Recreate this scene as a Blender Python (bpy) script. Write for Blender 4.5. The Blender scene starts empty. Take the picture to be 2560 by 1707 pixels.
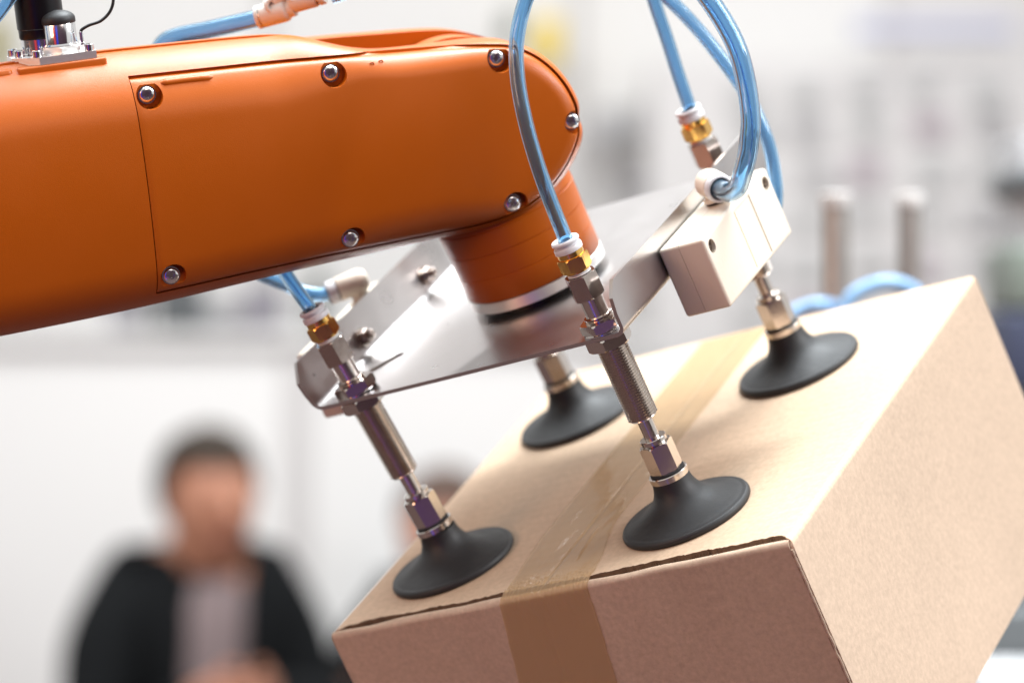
import bpy, bmesh, math, random
import numpy as np
from mathutils import Matrix, Vector, noise

scene = bpy.context.scene
C = scene.collection
random.seed(4)

# ------------------------------------------------------------------ camera
cam_d = bpy.data.cameras.new('camera')
cam = bpy.data.objects.new('camera', cam_d)
C.objects.link(cam)
scene.camera = cam
cam.location = (0, 0, 1.5)
cam.rotation_euler = (math.radians(90), 0, 0)
cam_d.sensor_width = 36.0
cam_d.lens = 118.94
cam_d.clip_start = 0.05
cam_d.clip_end = 200
cam_d.dof.use_dof = True
cam_d.dof.focus_distance = 1.325
cam_d.dof.aperture_fstop = 5.8
cam_d.dof.aperture_blades = 0

# ------------------------------------------------------------------ world: even light of the exhibition hall
world = bpy.data.worlds.new('World')
scene.world = world
world.use_nodes = True
wn = world.node_tree
bgn = wn.nodes['Background']
bgn.inputs[0].default_value = (0.99, 0.985, 0.98, 1)
bgn.inputs[1].default_value = 0.60

# ------------------------------------------------------------------ lamps of the hall, plus two added front fills
def area(name, loc, target, sx, sy, energy, col=(1, 1, 1)):
    l = bpy.data.lights.new(name, 'AREA')
    l.shape = 'RECTANGLE'
    l.size = sx
    l.size_y = sy
    l.energy = energy
    l.color = col
    o = bpy.data.objects.new(name, l)
    C.objects.link(o)
    o.location = loc
    d = Vector(target) - Vector(loc)
    o.rotation_euler = d.to_track_quat('-Z', 'Y').to_euler()
    return o

area('hall_lamp_right', (2.3, 0.7, 3.0), (0, 1.35, 1.5), 1.2, 1.0, 54, (0.97, 0.98, 1.0))
area('hall_lamp_overhead', (-0.1, 1.75, 4.3), (0, 1.35, 1.5), 3.4, 2.4, 160, (0.88, 0.96, 1.0))
area('hall_lamp_spot_row', (0.35, 1.9, 4.1), (0, 1.35, 1.5), 1.1, 0.35, 72, (0.92, 0.97, 1.0))
area('added_fill_front_left', (-2.5, -1.1, 1.9), (0, 1.35, 1.4), 1.6, 1.2, 35, (1.0, 0.58, 0.36))  # added warm fill in place of bounce on the carton front
area('added_fill_front_right', (1.3, -1.9, 3.2), (0, 1.35, 1.5), 1.2, 0.8, 8, (1.0, 0.80, 0.72))  # added weak warm fill for the arm's side
area('hall_lamp_booth', (0.0, 5.2, 4.6), (0, 7.2, 1.2), 5.0, 1.0, 108, (1.0, 1.0, 1.0))

# ------------------------------------------------------------------ render settings
scene.render.engine = 'CYCLES'
scene.cycles.max_bounces = 12
scene.cycles.transmission_bounces = 12
scene.cycles.transparent_max_bounces = 12
scene.cycles.glossy_bounces = 6
scene.cycles.caustics_reflective = False
scene.cycles.caustics_refractive = False
scene.view_settings.view_transform = 'Standard'
scene.view_settings.look = 'None'
scene.view_settings.exposure = 0.4
scene.view_settings.gamma = 1.0

# ------------------------------------------------------------------ frames
# gripper frame: u along the front edge of the carton, v to its back, w up from its lid
G3 = Matrix(((0.82403005, 0.40342173, -0.39777555),
             (-0.52697267, 0.80358268, -0.27668517),
             (0.20802473, 0.43761373, 0.8747685)))
GO = Vector((0.07034225, 1.3554292, 1.5 - 0.06989161))
def G(q):                                     # gripper point in mm -> world
    return GO + G3 @ (Vector(q) * 0.001)
def gmat(q):
    return Matrix.Translation(G(q)) @ G3.to_4x4()
# arm frame: x along the arm, y up across its side, z out of the side cover
A3g = Matrix(((0.66791128, 0.22248456, 0.71020781),
              (0.67380844, 0.22444893, -0.70399209),
              (-0.31603275, 0.94874828, 0.0)))
A3 = G3 @ A3g
AO = Vector((-0.00874, 1.36352, 1.58882))
AM = Matrix.Translation(AO) @ A3.to_4x4() @ Matrix.Scale(1.0135, 4)

# ------------------------------------------------------------------ material helpers
def new_mat(name):
    m = bpy.data.materials.new(name)
    m.use_nodes = True
    return m, m.node_tree, m.node_tree.nodes['Principled BSDF']

def simple(name, col, rough=0.5, metal=0.0, coat=0.0, spec=0.5, bump=0.0, bscale=400, var=0.0, vscale=30, rvar=0.0):
    m, t, b = new_mat(name)
    b.inputs['Base Color'].default_value = (*col, 1)
    b.inputs['Roughness'].default_value = rough
    b.inputs['Metallic'].default_value = metal
    b.inputs['Coat Weight'].default_value = coat
    b.inputs['Coat Roughness'].default_value = 0.28
    b.inputs['Specular IOR Level'].default_value = spec
    tc = t.nodes.new('ShaderNodeTexCoord')
    if bump > 0:
        n = t.nodes.new('ShaderNodeTexNoise')
        n.inputs['Scale'].default_value = bscale
        n.inputs['Detail'].default_value = 4
        t.links.new(tc.outputs['Object'], n.inputs['Vector'])
        bp = t.nodes.new('ShaderNodeBump')
        bp.inputs['Strength'].default_value = bump
        bp.inputs['Distance'].default_value = 0.0004
        t.links.new(n.outputs['Fac'], bp.inputs['Height'])
        t.links.new(bp.outputs['Normal'], b.inputs['Normal'])
    if var > 0 or rvar > 0:
        n2 = t.nodes.new('ShaderNodeTexNoise')
        n2.inputs['Scale'].default_value = vscale
        n2.inputs['Detail'].default_value = 5
        t.links.new(tc.outputs['Object'], n2.inputs['Vector'])
        if var > 0:
            mx = t.nodes.new('ShaderNodeMix'); mx.data_type = 'RGBA'
            mx.inputs[6].default_value = (*[c * (1 - var) for c in col], 1)
            mx.inputs[7].default_value = (*[min(1, c * (1 + var)) for c in col], 1)
            t.links.new(n2.outputs['Fac'], mx.inputs[0])
            t.links.new(mx.outputs[2], b.inputs['Base Color'])
        if rvar > 0:
            mr = t.nodes.new('ShaderNodeMapRange')
            mr.inputs[1].default_value = 0.3; mr.inputs[2].default_value = 0.7
            mr.inputs[3].default_value = max(0.02, rough - rvar); mr.inputs[4].default_value = rough + rvar
            t.links.new(n2.outputs['Fac'], mr.inputs[0])
            t.links.new(mr.outputs[0], b.inputs['Roughness'])
    return m

M = {}
M['orange'] = simple('orange_paint', (0.47, 0.096, 0.0), 0.38, coat=0.10, spec=0.35, bump=0.22, bscale=3200, var=0.05, vscale=25, rvar=0.05)
M['orange_dark'] = simple('orange_casting', (0.62, 0.12, 0.006), 0.5, bump=0.6, bscale=700, var=0.08, vscale=40)
M['nickel'] = simple('nickel_plate', (0.66, 0.60, 0.55), 0.16, 1.0, bump=0.08, bscale=300, rvar=0.06, vscale=90)
M['nickel_dark'] = simple('dark_nickel', (0.45, 0.39, 0.35), 0.2, 1.0, bump=0.1, bscale=300, rvar=0.06, vscale=90)
M['chrome'] = simple('bright_steel', (0.80, 0.79, 0.79), 0.14, 1.0, rvar=0.04, vscale=200)
M['alu'] = simple('cast_aluminium', (0.86, 0.85, 0.83), 0.42, 1.0, bump=0.2, bscale=500)
M['brass'] = simple('brass', (0.83, 0.50, 0.14), 0.2, 1.0, bump=0.06, bscale=300, rvar=0.05, vscale=90)
M['rubber'] = simple('black_rubber', (0.014, 0.014, 0.015), 0.55, bump=0.35, bscale=260, var=0.25, vscale=60, rvar=0.08)
M['black'] = simple('black_plastic', (0.006, 0.005, 0.006), 0.30, bump=0.1, bscale=300, spec=0.3)
M['cream'] = simple('cream_plastic', (0.78, 0.68, 0.56), 0.42, bump=0.2, bscale=900, var=0.03, vscale=30)
M['ivory'] = simple('ivory_fitting', (0.62, 0.62, 0.58), 0.4, bump=0.1, bscale=500, var=0.04, vscale=60)
M['greycollar'] = simple('grey_white_plastic', (0.70, 0.69, 0.70), 0.38)
M['ptfe'] = simple('white_tape', (0.8, 0.78, 0.75), 0.6, bump=0.6, bscale=900)
M['gap'] = simple('gasket_black', (0.015, 0.014, 0.016), 0.7)
M['white_wall'] = simple('white_panel', (0.80, 0.80, 0.79), 0.6, var=0.02, vscale=1.5)
M['grey_wall'] = simple('grey_panel', (0.68, 0.67, 0.665), 0.6, var=0.05, vscale=1.5)
M['trim'] = simple('grey_aluminium_post', (0.60, 0.585, 0.58), 0.5)
M['skin'] = simple('skin', (0.52, 0.24, 0.15), 0.5, var=0.1, vscale=12)
M['hair'] = simple('hair_grey_brown', (0.045, 0.034, 0.026), 0.7, var=0.35, spec=0.2, vscale=60)
M['hair2'] = simple('hair_brown', (0.09, 0.05, 0.035), 0.6, var=0.35, vscale=60)
M['suit'] = simple('black_suit', (0.008, 0.009, 0.010), 0.85, spec=0.12, var=0.2, vscale=40)
M['shirt'] = simple('mauve_shirt', (0.26, 0.20, 0.20), 0.75, var=0.1, vscale=30)
M['dark_grey'] = simple('dark_grey_plastic', (0.09, 0.10, 0.105), 0.5, var=0.2, vscale=8)
M['mid_grey'] = simple('mid_grey_plastic', (0.24, 0.23, 0.26), 0.5, var=0.2, vscale=8)
M['green_grey'] = simple('green_grey_plastic', (0.17, 0.20, 0.17), 0.5, var=0.2, vscale=8)
M['lgrey'] = simple('light_grey_cabinet', (0.42, 0.42, 0.43), 0.5, var=0.08, vscale=4)
M['pale'] = simple('pale_grey_drawer', (0.50, 0.51, 0.51), 0.5)
M['mauve'] = simple('mauve_grey_cabinet', (0.44, 0.38, 0.42), 0.5, var=0.08, vscale=4)
M['yellow'] = simple('yellow_sign', (0.80, 0.60, 0.07), 0.5)
M['lilac'] = simple('pale_blue_banner', (0.55, 0.57, 0.72), 0.6)
M['navy'] = simple('navy_cover', (0.03, 0.038, 0.075), 0.6, var=0.2, vscale=20)
M['olive'] = simple('olive_panel', (0.36, 0.32, 0.14), 0.6)
M['post'] = simple('satin_post', (0.36, 0.335, 0.31), 0.40, 0.6, rvar=0.05, vscale=20)
M['postcap'] = simple('post_cap', (0.52, 0.50, 0.48), 0.5)
M['carpet'] = simple('brown_carpet', (0.075, 0.045, 0.042), 0.9, bump=0.8, bscale=60, var=0.25, vscale=20)
M['speckle'] = simple('white_speckled_top', (0.72, 0.72, 0.72), 0.5, var=0.0)
M['behind'] = simple('aubergine_light_blocker', (0.075, 0.035, 0.055), 0.7)
M['red'] = simple('red_reflector', (0.55, 0.03, 0.04), 0.6)
M['violet'] = simple('violet_reflection_patch', (0.07, 0.03, 0.10), 0.9)
M['blue'] = simple('blue_reflector', (0.02, 0.03, 0.42), 0.6)

def mat_speckle():
    m = M['speckle']; t = m.node_tree; b = t.nodes['Principled BSDF']
    v = t.nodes.new('ShaderNodeTexVoronoi'); v.inputs['Scale'].default_value = 120
    tc = t.nodes.new('ShaderNodeTexCoord'); t.links.new(tc.outputs['Object'], v.inputs['Vector'])
    r = t.nodes.new('ShaderNodeValToRGB')
    r.color_ramp.elements[0].position = 0.1; r.color_ramp.elements[0].color = (0.12, 0.12, 0.14, 1)
    r.color_ramp.elements[1].position = 0.55; r.color_ramp.elements[1].color = (0.55, 0.55, 0.55, 1)
    t.links.new(v.outputs['Distance'], r.inputs[0]); t.links.new(r.outputs[0], b.inputs['Base Color'])
mat_speckle()

def mat_plate():
    m, t, b = new_mat('brushed_stainless')
    b.inputs['Metallic'].default_value = 1
    b.inputs['Base Color'].default_value = (0.53, 0.50, 0.49, 1)
    tc = t.nodes.new('ShaderNodeTexCoord')
    mp = t.nodes.new('ShaderNodeMapping'); mp.inputs['Scale'].default_value = (12, 900, 900)
    mp.inputs['Rotation'].default_value = (0, 0, 0.5)
    n = t.nodes.new('ShaderNodeTexNoise'); n.inputs['Scale'].default_value = 1.5; n.inputs['Detail'].default_value = 4
    t.links.new(tc.outputs['Object'], mp.inputs[0]); t.links.new(mp.outputs[0], n.inputs['Vector'])
    n2 = t.nodes.new('ShaderNodeTexNoise'); n2.inputs['Scale'].default_value = 60; n2.inputs['Detail'].default_value = 6
    t.links.new(tc.outputs['Object'], n2.inputs['Vector'])
    mr = t.nodes.new('ShaderNodeMapRange')
    mr.inputs[1].default_value = 0.3; mr.inputs[2].default_value = 0.7
    mr.inputs[3].default_value = 0.27; mr.inputs[4].default_value = 0.32
    t.links.new(n2.outputs['Fac'], mr.inputs[0]); t.links.new(mr.outputs[0], b.inputs['Roughness'])
    bp = t.nodes.new('ShaderNodeBump'); bp.inputs['Strength'].default_value = 0.10; bp.inputs['Distance'].default_value = 0.0001
    t.links.new(n.outputs['Fac'], bp.inputs['Height']); t.links.new(bp.outputs['Normal'], b.inputs['Normal'])
    return m
M['plate'] = mat_plate()

def mat_hose():
    m, t, b = new_mat('clear_blue_polyurethane')
    b.inputs['Base Color'].default_value = (0.44, 0.73, 1.0, 1)
    b.inputs['Roughness'].default_value = 0.04
    b.inputs['Transmission Weight'].default_value = 0.9
    b.inputs['IOR'].default_value = 1.42
    return m
M['hose'] = mat_hose()

def mat_card(name, col, wave=True):
    m, t, b = new_mat(name)
    tc = t.nodes.new('ShaderNodeTexCoord')
    n = t.nodes.new('ShaderNodeTexNoise'); n.inputs['Scale'].default_value = 420; n.inputs['Detail'].default_value = 6; n.inputs['Roughness'].default_value = 0.7
    n2 = t.nodes.new('ShaderNodeTexNoise'); n2.inputs['Scale'].default_value = 14; n2.inputs['Detail'].default_value = 5
    mpf = t.nodes.new('ShaderNodeMapping'); mpf.inputs['Scale'].default_value = (60, 420, 200)
    n3 = t.nodes.new('ShaderNodeTexNoise'); n3.inputs['Scale'].default_value = 2.2; n3.inputs['Detail'].default_value = 3
    for x in (n, n2): t.links.new(tc.outputs['Object'], x.inputs['Vector'])
    t.links.new(tc.outputs['Object'], mpf.inputs[0]); t.links.new(mpf.outputs[0], n3.inputs['Vector'])
    r = t.nodes.new('ShaderNodeValToRGB')
    r.color_ramp.elements[0].position = 0.30; r.color_ramp.elements[0].color = (*[c * 0.78 for c in col], 1)
    r.color_ramp.elements[1].position = 0.66; r.color_ramp.elements[1].color = (*[min(1, c * 1.14) for c in col], 1)
    ad = t.nodes.new('ShaderNodeMath'); ad.operation = 'MULTIPLY_ADD'; ad.inputs[1].default_value = 0.63
    m2 = t.nodes.new('ShaderNodeMath'); m2.operation = 'MULTIPLY_ADD'; m2.inputs[1].default_value = 0.25
    m3 = t.nodes.new('ShaderNodeMath'); m3.operation = 'MULTIPLY'; m3.inputs[1].default_value = 0.12
    t.links.new(n3.outputs['Fac'], m3.inputs[0]); t.links.new(n2.outputs['Fac'], m2.inputs[0]); t.links.new(m3.outputs[0], m2.inputs[2])
    t.links.new(n.outputs['Fac'], ad.inputs[0]); t.links.new(m2.outputs[0], ad.inputs[2])
    t.links.new(ad.outputs[0], r.inputs[0])
    # sparse dark pulp flecks
    v = t.nodes.new('ShaderNodeTexVoronoi'); v.inputs['Scale'].default_value = 130
    t.links.new(tc.outputs['Object'], v.inputs['Vector'])
    lt = t.nodes.new('ShaderNodeMath'); lt.operation = 'LESS_THAN'; lt.inputs[1].default_value = 0.05
    t.links.new(v.outputs['Distance'], lt.inputs[0])
    mx = t.nodes.new('ShaderNodeMix'); mx.data_type = 'RGBA'
    fk = t.nodes.new('ShaderNodeMath'); fk.operation = 'MULTIPLY'; fk.inputs[1].default_value = 0.22
    t.links.new(lt.outputs[0], fk.inputs[0]); t.links.new(fk.outputs[0], mx.inputs[0])
    mx.inputs[7].default_value = (*[c * 0.35 for c in col], 1)
    t.links.new(r.outputs[0], mx.inputs[6]); t.links.new(mx.outputs[2], b.inputs['Base Color'])
    b.inputs['Roughness'].default_value = 0.72
    b.inputs['Specular IOR Level'].default_value = 0.35
    bp = t.nodes.new('ShaderNodeBump'); bp.inputs['Strength'].default_value = 0.35; bp.inputs['Distance'].default_value = 0.0002
    t.links.new(n.outputs['Fac'], bp.inputs['Height'])
    out = bp
    if wave:
        mp = t.nodes.new('ShaderNodeMapping'); mp.inputs['Rotation'].default_value = (0, 0, 0.0)
        w = t.nodes.new('ShaderNodeTexWave'); w.bands_direction = 'Y'; w.inputs['Scale'].default_value = 42
        w.inputs['Distortion'].default_value = 1.6; w.inputs['Detail Scale'].default_value = 0.6; w.inputs['Detail'].default_value = 3
        t.links.new(tc.outputs['Object'], mp.inputs[0]); t.links.new(mp.outputs[0], w.inputs['Vector'])
        b2 = t.nodes.new('ShaderNodeBump'); b2.inputs['Strength'].default_value = 0.22; b2.inputs['Distance'].default_value = 0.0002
        t.links.new(w.outputs['Fac'], b2.inputs['Height']); t.links.new(bp.outputs['Normal'], b2.inputs['Normal'])
        out = b2
    t.links.new(out.outputs['Normal'], b.inputs['Normal'])
    return m
CARD = (0.56, 0.405, 0.28)
M['card'] = mat_card('kraft_cardboard', CARD)
M['card_side'] = mat_card('kraft_cardboard_side', (0.53, 0.395, 0.29), wave=False)
M['card_core_shade'] = mat_card('slit_shade_cardboard', (0.15, 0.095, 0.06), wave=False)  # core darkened to paint the shade inside the lid slit

def mat_tape():
    m, t, b = new_mat('brown_packing_tape')
    tc = t.nodes.new('ShaderNodeTexCoord')
    b.inputs['Base Color'].default_value = (0.60, 0.42, 0.245, 1)
    b.inputs['Roughness'].default_value = 0.42
    b.inputs['Coat Weight'].default_value = 0.6
    b.inputs['Specular IOR Level'].default_value = 0.3
    b.inputs['Coat Roughness'].default_value = 0.05
    mp = t.nodes.new('ShaderNodeMapping'); mp.inputs['Scale'].default_value = (1, 0.22, 0.4)
    n = t.nodes.new('ShaderNodeTexNoise'); n.inputs['Scale'].default_value = 60; n.inputs['Detail'].default_value = 5; n.inputs['Distortion'].default_value = 0.8
    t.links.new(tc.outputs['Object'], mp.inputs[0]); t.links.new(mp.outputs[0], n.inputs['Vector'])
    bp = t.nodes.new('ShaderNodeBump'); bp.inputs['Strength'].default_value = 0.6; bp.inputs['Distance'].default_value = 0.0011
    t.links.new(n.outputs['Fac'], bp.inputs['Height'])
    w = t.nodes.new('ShaderNodeTexWave'); w.bands_direction = 'Y'; w.inputs['Scale'].default_value = 42; w.inputs['Distortion'].default_value = 1.6
    t.links.new(tc.outputs['Object'], w.inputs['Vector'])
    b2 = t.nodes.new('ShaderNodeBump'); b2.inputs['Strength'].default_value = 0.2; b2.inputs['Distance'].default_value = 0.0003
    t.links.new(w.outputs['Fac'], b2.inputs['Height']); t.links.new(bp.outputs['Normal'], b2.inputs['Normal'])
    t.links.new(b2.outputs['Normal'], b.inputs['Normal']); t.links.new(bp.outputs['Normal'], b.inputs['Coat Normal'])
    tr = t.nodes.new('ShaderNodeBsdfTransparent'); tr.inputs[0].default_value = (0.90, 0.82, 0.66, 1)
    ms = t.nodes.new('ShaderNodeMixShader'); ms.inputs[0].default_value = 0.48
    out = t.nodes['Material Output']
    t.links.new(tr.outputs[0], ms.inputs[1]); t.links.new(b.outputs[0], ms.inputs[2]); t.links.new(ms.outputs[0], out.inputs[0])
    return m
M['tape'] = mat_tape()

# ------------------------------------------------------------------ mesh helpers (mm in, metres out)
class MB:
    def __init__(self): self.v = []; self.f = []
    def add(self, vs, fs, mat=None):
        o = len(self.v)
        for p in vs:
            p = Vector(p)
            self.v.append(mat @ p if mat is not None else p)
        self.f += [tuple(i + o for i in f) for f in fs]
        return self
    def lathe(self, prof, seg=48, mat=None, caps=True):
        vs = []; fs = []
        for r, z in prof:
            for k in range(seg):
                a = 2 * math.pi * k / seg
                vs.append((r * math.cos(a), r * math.sin(a), z))
        n = len(prof)
        for i in range(n - 1):
            for k in range(seg):
                k2 = (k + 1) % seg
                fs.append((i * seg + k, i * seg + k2, (i + 1) * seg + k2, (i + 1) * seg + k))
        if caps:
            fs.append(tuple(reversed(range(seg)))); fs.append(tuple((n - 1) * seg + k for k in range(seg)))
        return self.add(vs, fs, mat)
    def hexn(self, af, z0, z1, rot=0, ch=0.35, mat=None, seg=60, hole=0):
        # hexagon prism with turned chamfers
        R = af / math.sqrt(3)
        def rad(a):
            x = (a - rot) % (math.pi / 3) - math.pi / 6
            return af / 2 / math.cos(x)
        prof = []
        vs = []; fs = []
        levels = [(z0, R * 0.93), (z0 + ch, 1e9), (z1 - ch, 1e9), (z1, R * 0.93)]
        angs = [2 * math.pi * k / seg + rot for k in range(seg)]
        for li, (z, lim) in enumerate(levels):
            for a in angs:
                r0 = rad(a)
                zz = z
                if lim < 1e8:
                    r = min(r0, lim)
                else:
                    r = r0
                    ex = max(0, r0 - R * 0.93) * 0.55
                    zz = z + ex if li == 1 else z - ex
                vs.append((r * math.cos(a), r * math.sin(a), zz))
        for i in range(3):
            for k in range(seg):
                k2 = (k + 1) % seg
                fs.append((i * seg + k, i * seg + k2, (i + 1) * seg + k2, (i + 1) * seg + k))
        fs.append(tuple(reversed(range(seg)))); fs.append(tuple(3 * seg + k for k in range(seg)))
        return self.add(vs, fs, mat)
    def box(self, x0, x1, y0, y1, z0, z1, bev=0.0, mat=None, seg=3):
        bm = bmesh.new()
        bmesh.ops.create_cube(bm, size=1.0)
        for v in bm.verts:
            v.co = Vector(((x0 + x1) / 2 + v.co.x * (x1 - x0), (y0 + y1) / 2 + v.co.y * (y1 - y0), (z0 + z1) / 2 + v.co.z * (z1 - z0)))
        if bev > 0:
            bmesh.ops.bevel(bm, geom=bm.edges[:], offset=bev, segments=seg, profile=0.5, affect='EDGES')
        bm.verts.index_update()
        vs = [v.co.copy() for v in bm.verts]; fs = [tuple(v.index for v in f.verts) for f in bm.faces]
        bm.free()
        return self.add(vs, fs, mat)
    def tube(self, pts, r, seg=20, inner=0.0, sub=8, rfun=None, mat=None):
        P = catmull([Vector(p) for p in pts], sub)
        n = len(P); T = []
        for i in range(n):
            T.append((P[min(i + 1, n - 1)] - P[max(i - 1, 0)]).normalized())
        N = T[0].orthogonal().normalized(); frames = []
        for i in range(n):
            N = (N - T[i] * N.dot(T[i])).normalized()
            frames.append((N.copy(), T[i].cross(N)))
        def ring(rr):
            vs = []
            for i in range(n):
                k_ = rr * (rfun(i / (n - 1)) if rfun else 1)
                for k in range(seg):
                    a = 2 * math.pi * k / seg
                    vs.append(P[i] + frames[i][0] * math.cos(a) * k_ + frames[i][1] * math.sin(a) * k_)
            return vs
        vs = ring(r); fs = []
        for i in range(n - 1):
            for k in range(seg):
                k2 = (k + 1) % seg
                fs.append((i * seg + k, i * seg + k2, (i + 1) * seg + k2, (i + 1) * seg + k))
        if inner > 0:
            o = len(vs); vs += ring(inner)
            for i in range(n - 1):
                for k in range(seg):
                    k2 = (k + 1) % seg
                    fs.append((o + i * seg + k, o + (i + 1) * seg + k, o + (i + 1) * seg + k2, o + i * seg + k2))
            for k in range(seg):
                k2 = (k + 1) % seg
                fs.append((k, o + k, o + k2, k2))
                e = (n - 1) * seg
                fs.append((e + k, e + k2, o + e + k2, o + e + k))
        else:
            fs.append(tuple(reversed(range(seg)))); fs.append(tuple((n - 1) * seg + k for k in range(seg)))
        return self.add(vs, fs, mat)
    def mesh(self, name, scale=0.001, angle=35, smooth=True):
        me = bpy.data.meshes.new(name)
        me.from_pydata([tuple(Vector(v) * scale) for v in self.v], [], self.f)
        me.validate()
        finish(me, angle, smooth)
        return me
    def build(self, name, mat, parent=None, scale=0.001, angle=35, smooth=True, world=None, recalc=True):
        me = self.mesh(name, scale, angle, smooth)
        if recalc: fixn(me)
        me.materials.append(mat)
        return link(name, me, parent, world)

def fixn(me):
    bm = bmesh.new(); bm.from_mesh(me)
    bmesh.ops.recalc_face_normals(bm, faces=bm.faces[:])
    bm.to_mesh(me); bm.free()

def finish(me, angle=35, smooth=True):
    if smooth and len(me.polygons):
        me.polygons.foreach_set('use_smooth', [True] * len(me.polygons))
        me.set_sharp_from_angle(angle=math.radians(angle))

def link(name, me, parent=None, world=None):
    o = bpy.data.objects.new(name, me)
    C.objects.link(o)
    if parent is not None: o.parent = parent
    if world is not None: o.matrix_world = world
    return o

def catmull(P, sub):
    if len(P) < 3: return P
    out = []
    Q = [P[0] * 2 - P[1]] + P + [P[-1] * 2 - P[-2]]
    for i in range(1, len(Q) - 2):
        for s in range(sub):
            t = s / sub
            a, b, c, d = Q[i - 1], Q[i], Q[i + 1], Q[i + 2]
            out.append(0.5 * ((2 * b) + (c - a) * t + (2 * a - 5 * b + 4 * c - d) * t * t + (3 * b - a - 3 * c + d) * t ** 3))
    out.append(P[-1])
    return out

def thing(name, label, cat, mat=None, group=None):
    o = bpy.data.objects.new(name, None)
    o.empty_display_size = 0.02
    C.objects.link(o)
    if mat is not None: o.matrix_world = mat
    o['label'] = label; o['category'] = cat
    if group: o['group'] = group
    return o
def tag(o, label, cat, group=None):
    o['label'] = label; o['category'] = cat
    if group: o['group'] = group
    return o
def struct(o):
    o['kind'] = 'structure'; return o

def boolean(me, cutter, name):
    a = bpy.data.objects.new('tmp_a', me); b = bpy.data.objects.new('tmp_b', cutter)
    C.objects.link(a); C.objects.link(b)
    m = a.modifiers.new('b', 'BOOLEAN'); m.object = b; m.operation = 'DIFFERENCE'; m.solver = 'EXACT'
    dg = bpy.context.evaluated_depsgraph_get(); dg.update()
    r = bpy.data.meshes.new_from_object(a.evaluated_get(dg))
    r.name = name
    bpy.data.objects.remove(a); bpy.data.objects.remove(b)
    return r

def align(p, d):                               # matrix with +Z along d at p (mm)
    q = Vector(d).to_track_quat('Z', 'Y')
    return Matrix.Translation(Vector(p)) @ q.to_matrix().to_4x4()

# ================================================================== SETTING
def plane_struct(name, cs, mat):
    mb = MB(); mb.add(cs, [(0, 1, 2, 3)])
    return struct(mb.build(name, mat, scale=1, smooth=False, recalc=False))
plane_struct('floor', [(-12, -8, 0), (12, -8, 0), (12, 14, 0), (-12, 14, 0)], M['carpet'])
plane_struct('blue_reflection_strip', [(-1.6, -0.25, 0.004), (-0.2, -0.25, 0.004), (-0.2, -0.62, 0.004), (-1.6, -0.62, 0.004)], M['blue'])  # unseen blue strip added to colour the metal reflections
plane_struct('red_reflection_strip', [(-1.6, -0.70, 0.004), (-0.2, -0.70, 0.004), (-0.2, -1.05, 0.004), (-1.6, -1.05, 0.004)], M['red'])  # unseen red strip, added for the same reflections
plane_struct('violet_reflection_patch', [(-3.5, -1.2, 0.004), (1.5, -1.2, 0.004), (1.5, -3.3, 0.004), (-3.5, -3.3, 0.004)], M['violet'])  # unseen violet floor patch added for purple reflections
mb = MB(); mb.box(-6, 6, -3.6, -3.5, 0.0, 3.4)
struct(mb.build('added_light_blocker', M['behind'], scale=1, smooth=False))  # unseen dark backdrop added to block ambient light from the front

PXM = 1.0884 / 8457.86
def W(x, y, d):                                # place measured on the picture at distance d, as metres
    return Vector(((x - 1176) * PXM * d, d, 1.5 - (y - 784.2) * PXM * d))

# white booth wall made of panels, standing behind the seated people
D1 = 7.6
def wall_panels():
    w = thing('back_wall', 'wall of white and pale grey exhibition panels far behind the robot', 'wall', Matrix.Translation((0, 9.2, 0)))
    xs = [-3.2, -2.35, -1.5, -0.66, 0.18, 1.02, 1.86, 2.7, 3.5]
    for i in range(len(xs) - 1):
        mb = MB(); mb.box(xs[i] + 0.012, xs[i + 1] - 0.012, -0.03, 0.03, 0.02, 3.2, 0.004)
        mb.build('wall_panel', M['white_wall'] if i < 5 else M['grey_wall'], w, scale=1)
    for x in xs:
        mb = MB(); mb.box(x - 0.0115, x + 0.0115, -0.045, 0.035, 0.0, 3.25, 0.003)
        mb.build('panel_post', M['trim'], w, scale=1)
wall_panels()
# low counter front on the left
def counter():
    c = thing('reception_counter', 'long white counter front behind the seated person in the dark suit', 'counter', Matrix.Translation((-0.9, D1, 0)))
    xs = [-2.2, -1.3, -0.34, 0.42, 1.12]
    ztop = W(0, 775, D1).z
    for i in range(4):
        mb = MB(); mb.box(xs[i] + 0.03, xs[i + 1] - 0.03, -0.02, 0.02, 0.02, ztop - 0.02, 0.004)
        mb.build('front_panel', M['white_wall'], c, scale=1)
        mb = MB(); mb.box(xs[i + 1] - 0.029, xs[i + 1] + 0.029, -0.03, 0.03, 0.0, ztop - 0.02, 0.004)
        mb.build('panel_post', M['trim'], c, scale=1)
    mb = MB(); mb.box(-2.25, 1.2, -0.05, 0.5, ztop - 0.018, ztop + 0.012, 0.006)
    mb.build('counter_top', M['white_wall'], c, scale=1)
    return ztop
ZT = counter()
def bgbox(name, label, cat, x0, x1, y0, y1, d, dep, mat, group=None, panel=None, floor=None):
    a = W(x0, y1, d); b = W(x1, y0, d)
    z0 = a.z if floor is None else floor
    t = thing(name, label, cat, Matrix.Translation(((a.x + b.x) / 2, d, z0)), group)
    w = (b.x - a.x) / 2; h = b.z - z0
    mb = MB(); mb.box(-w, w, 0, dep, 0, h, min(w, h) * 0.06)
    mb.build('housing', mat, t, scale=1)
    mb = MB(); mb.box(-w * 0.8, w * 0.8, -0.006, -0.0005, h * 0.12, h * 0.88, 0.002)
    mb.build('front_panel', panel or mat, t, scale=1)
    return t
zt = ZT + 0.013
bgbox('display_case', 'dark grey-green box on the white counter, darkest of the row', 'box', 352, 452, 640, 770, 7.65, 0.2, M['dark_grey'], None, M['dark_grey'], zt)
bgbox('display_case', 'small pale grey box at the left end of the counter row', 'box', 250, 318, 660, 770, 7.7, 0.2, M['lgrey'], None, M['mid_grey'], zt)
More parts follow.
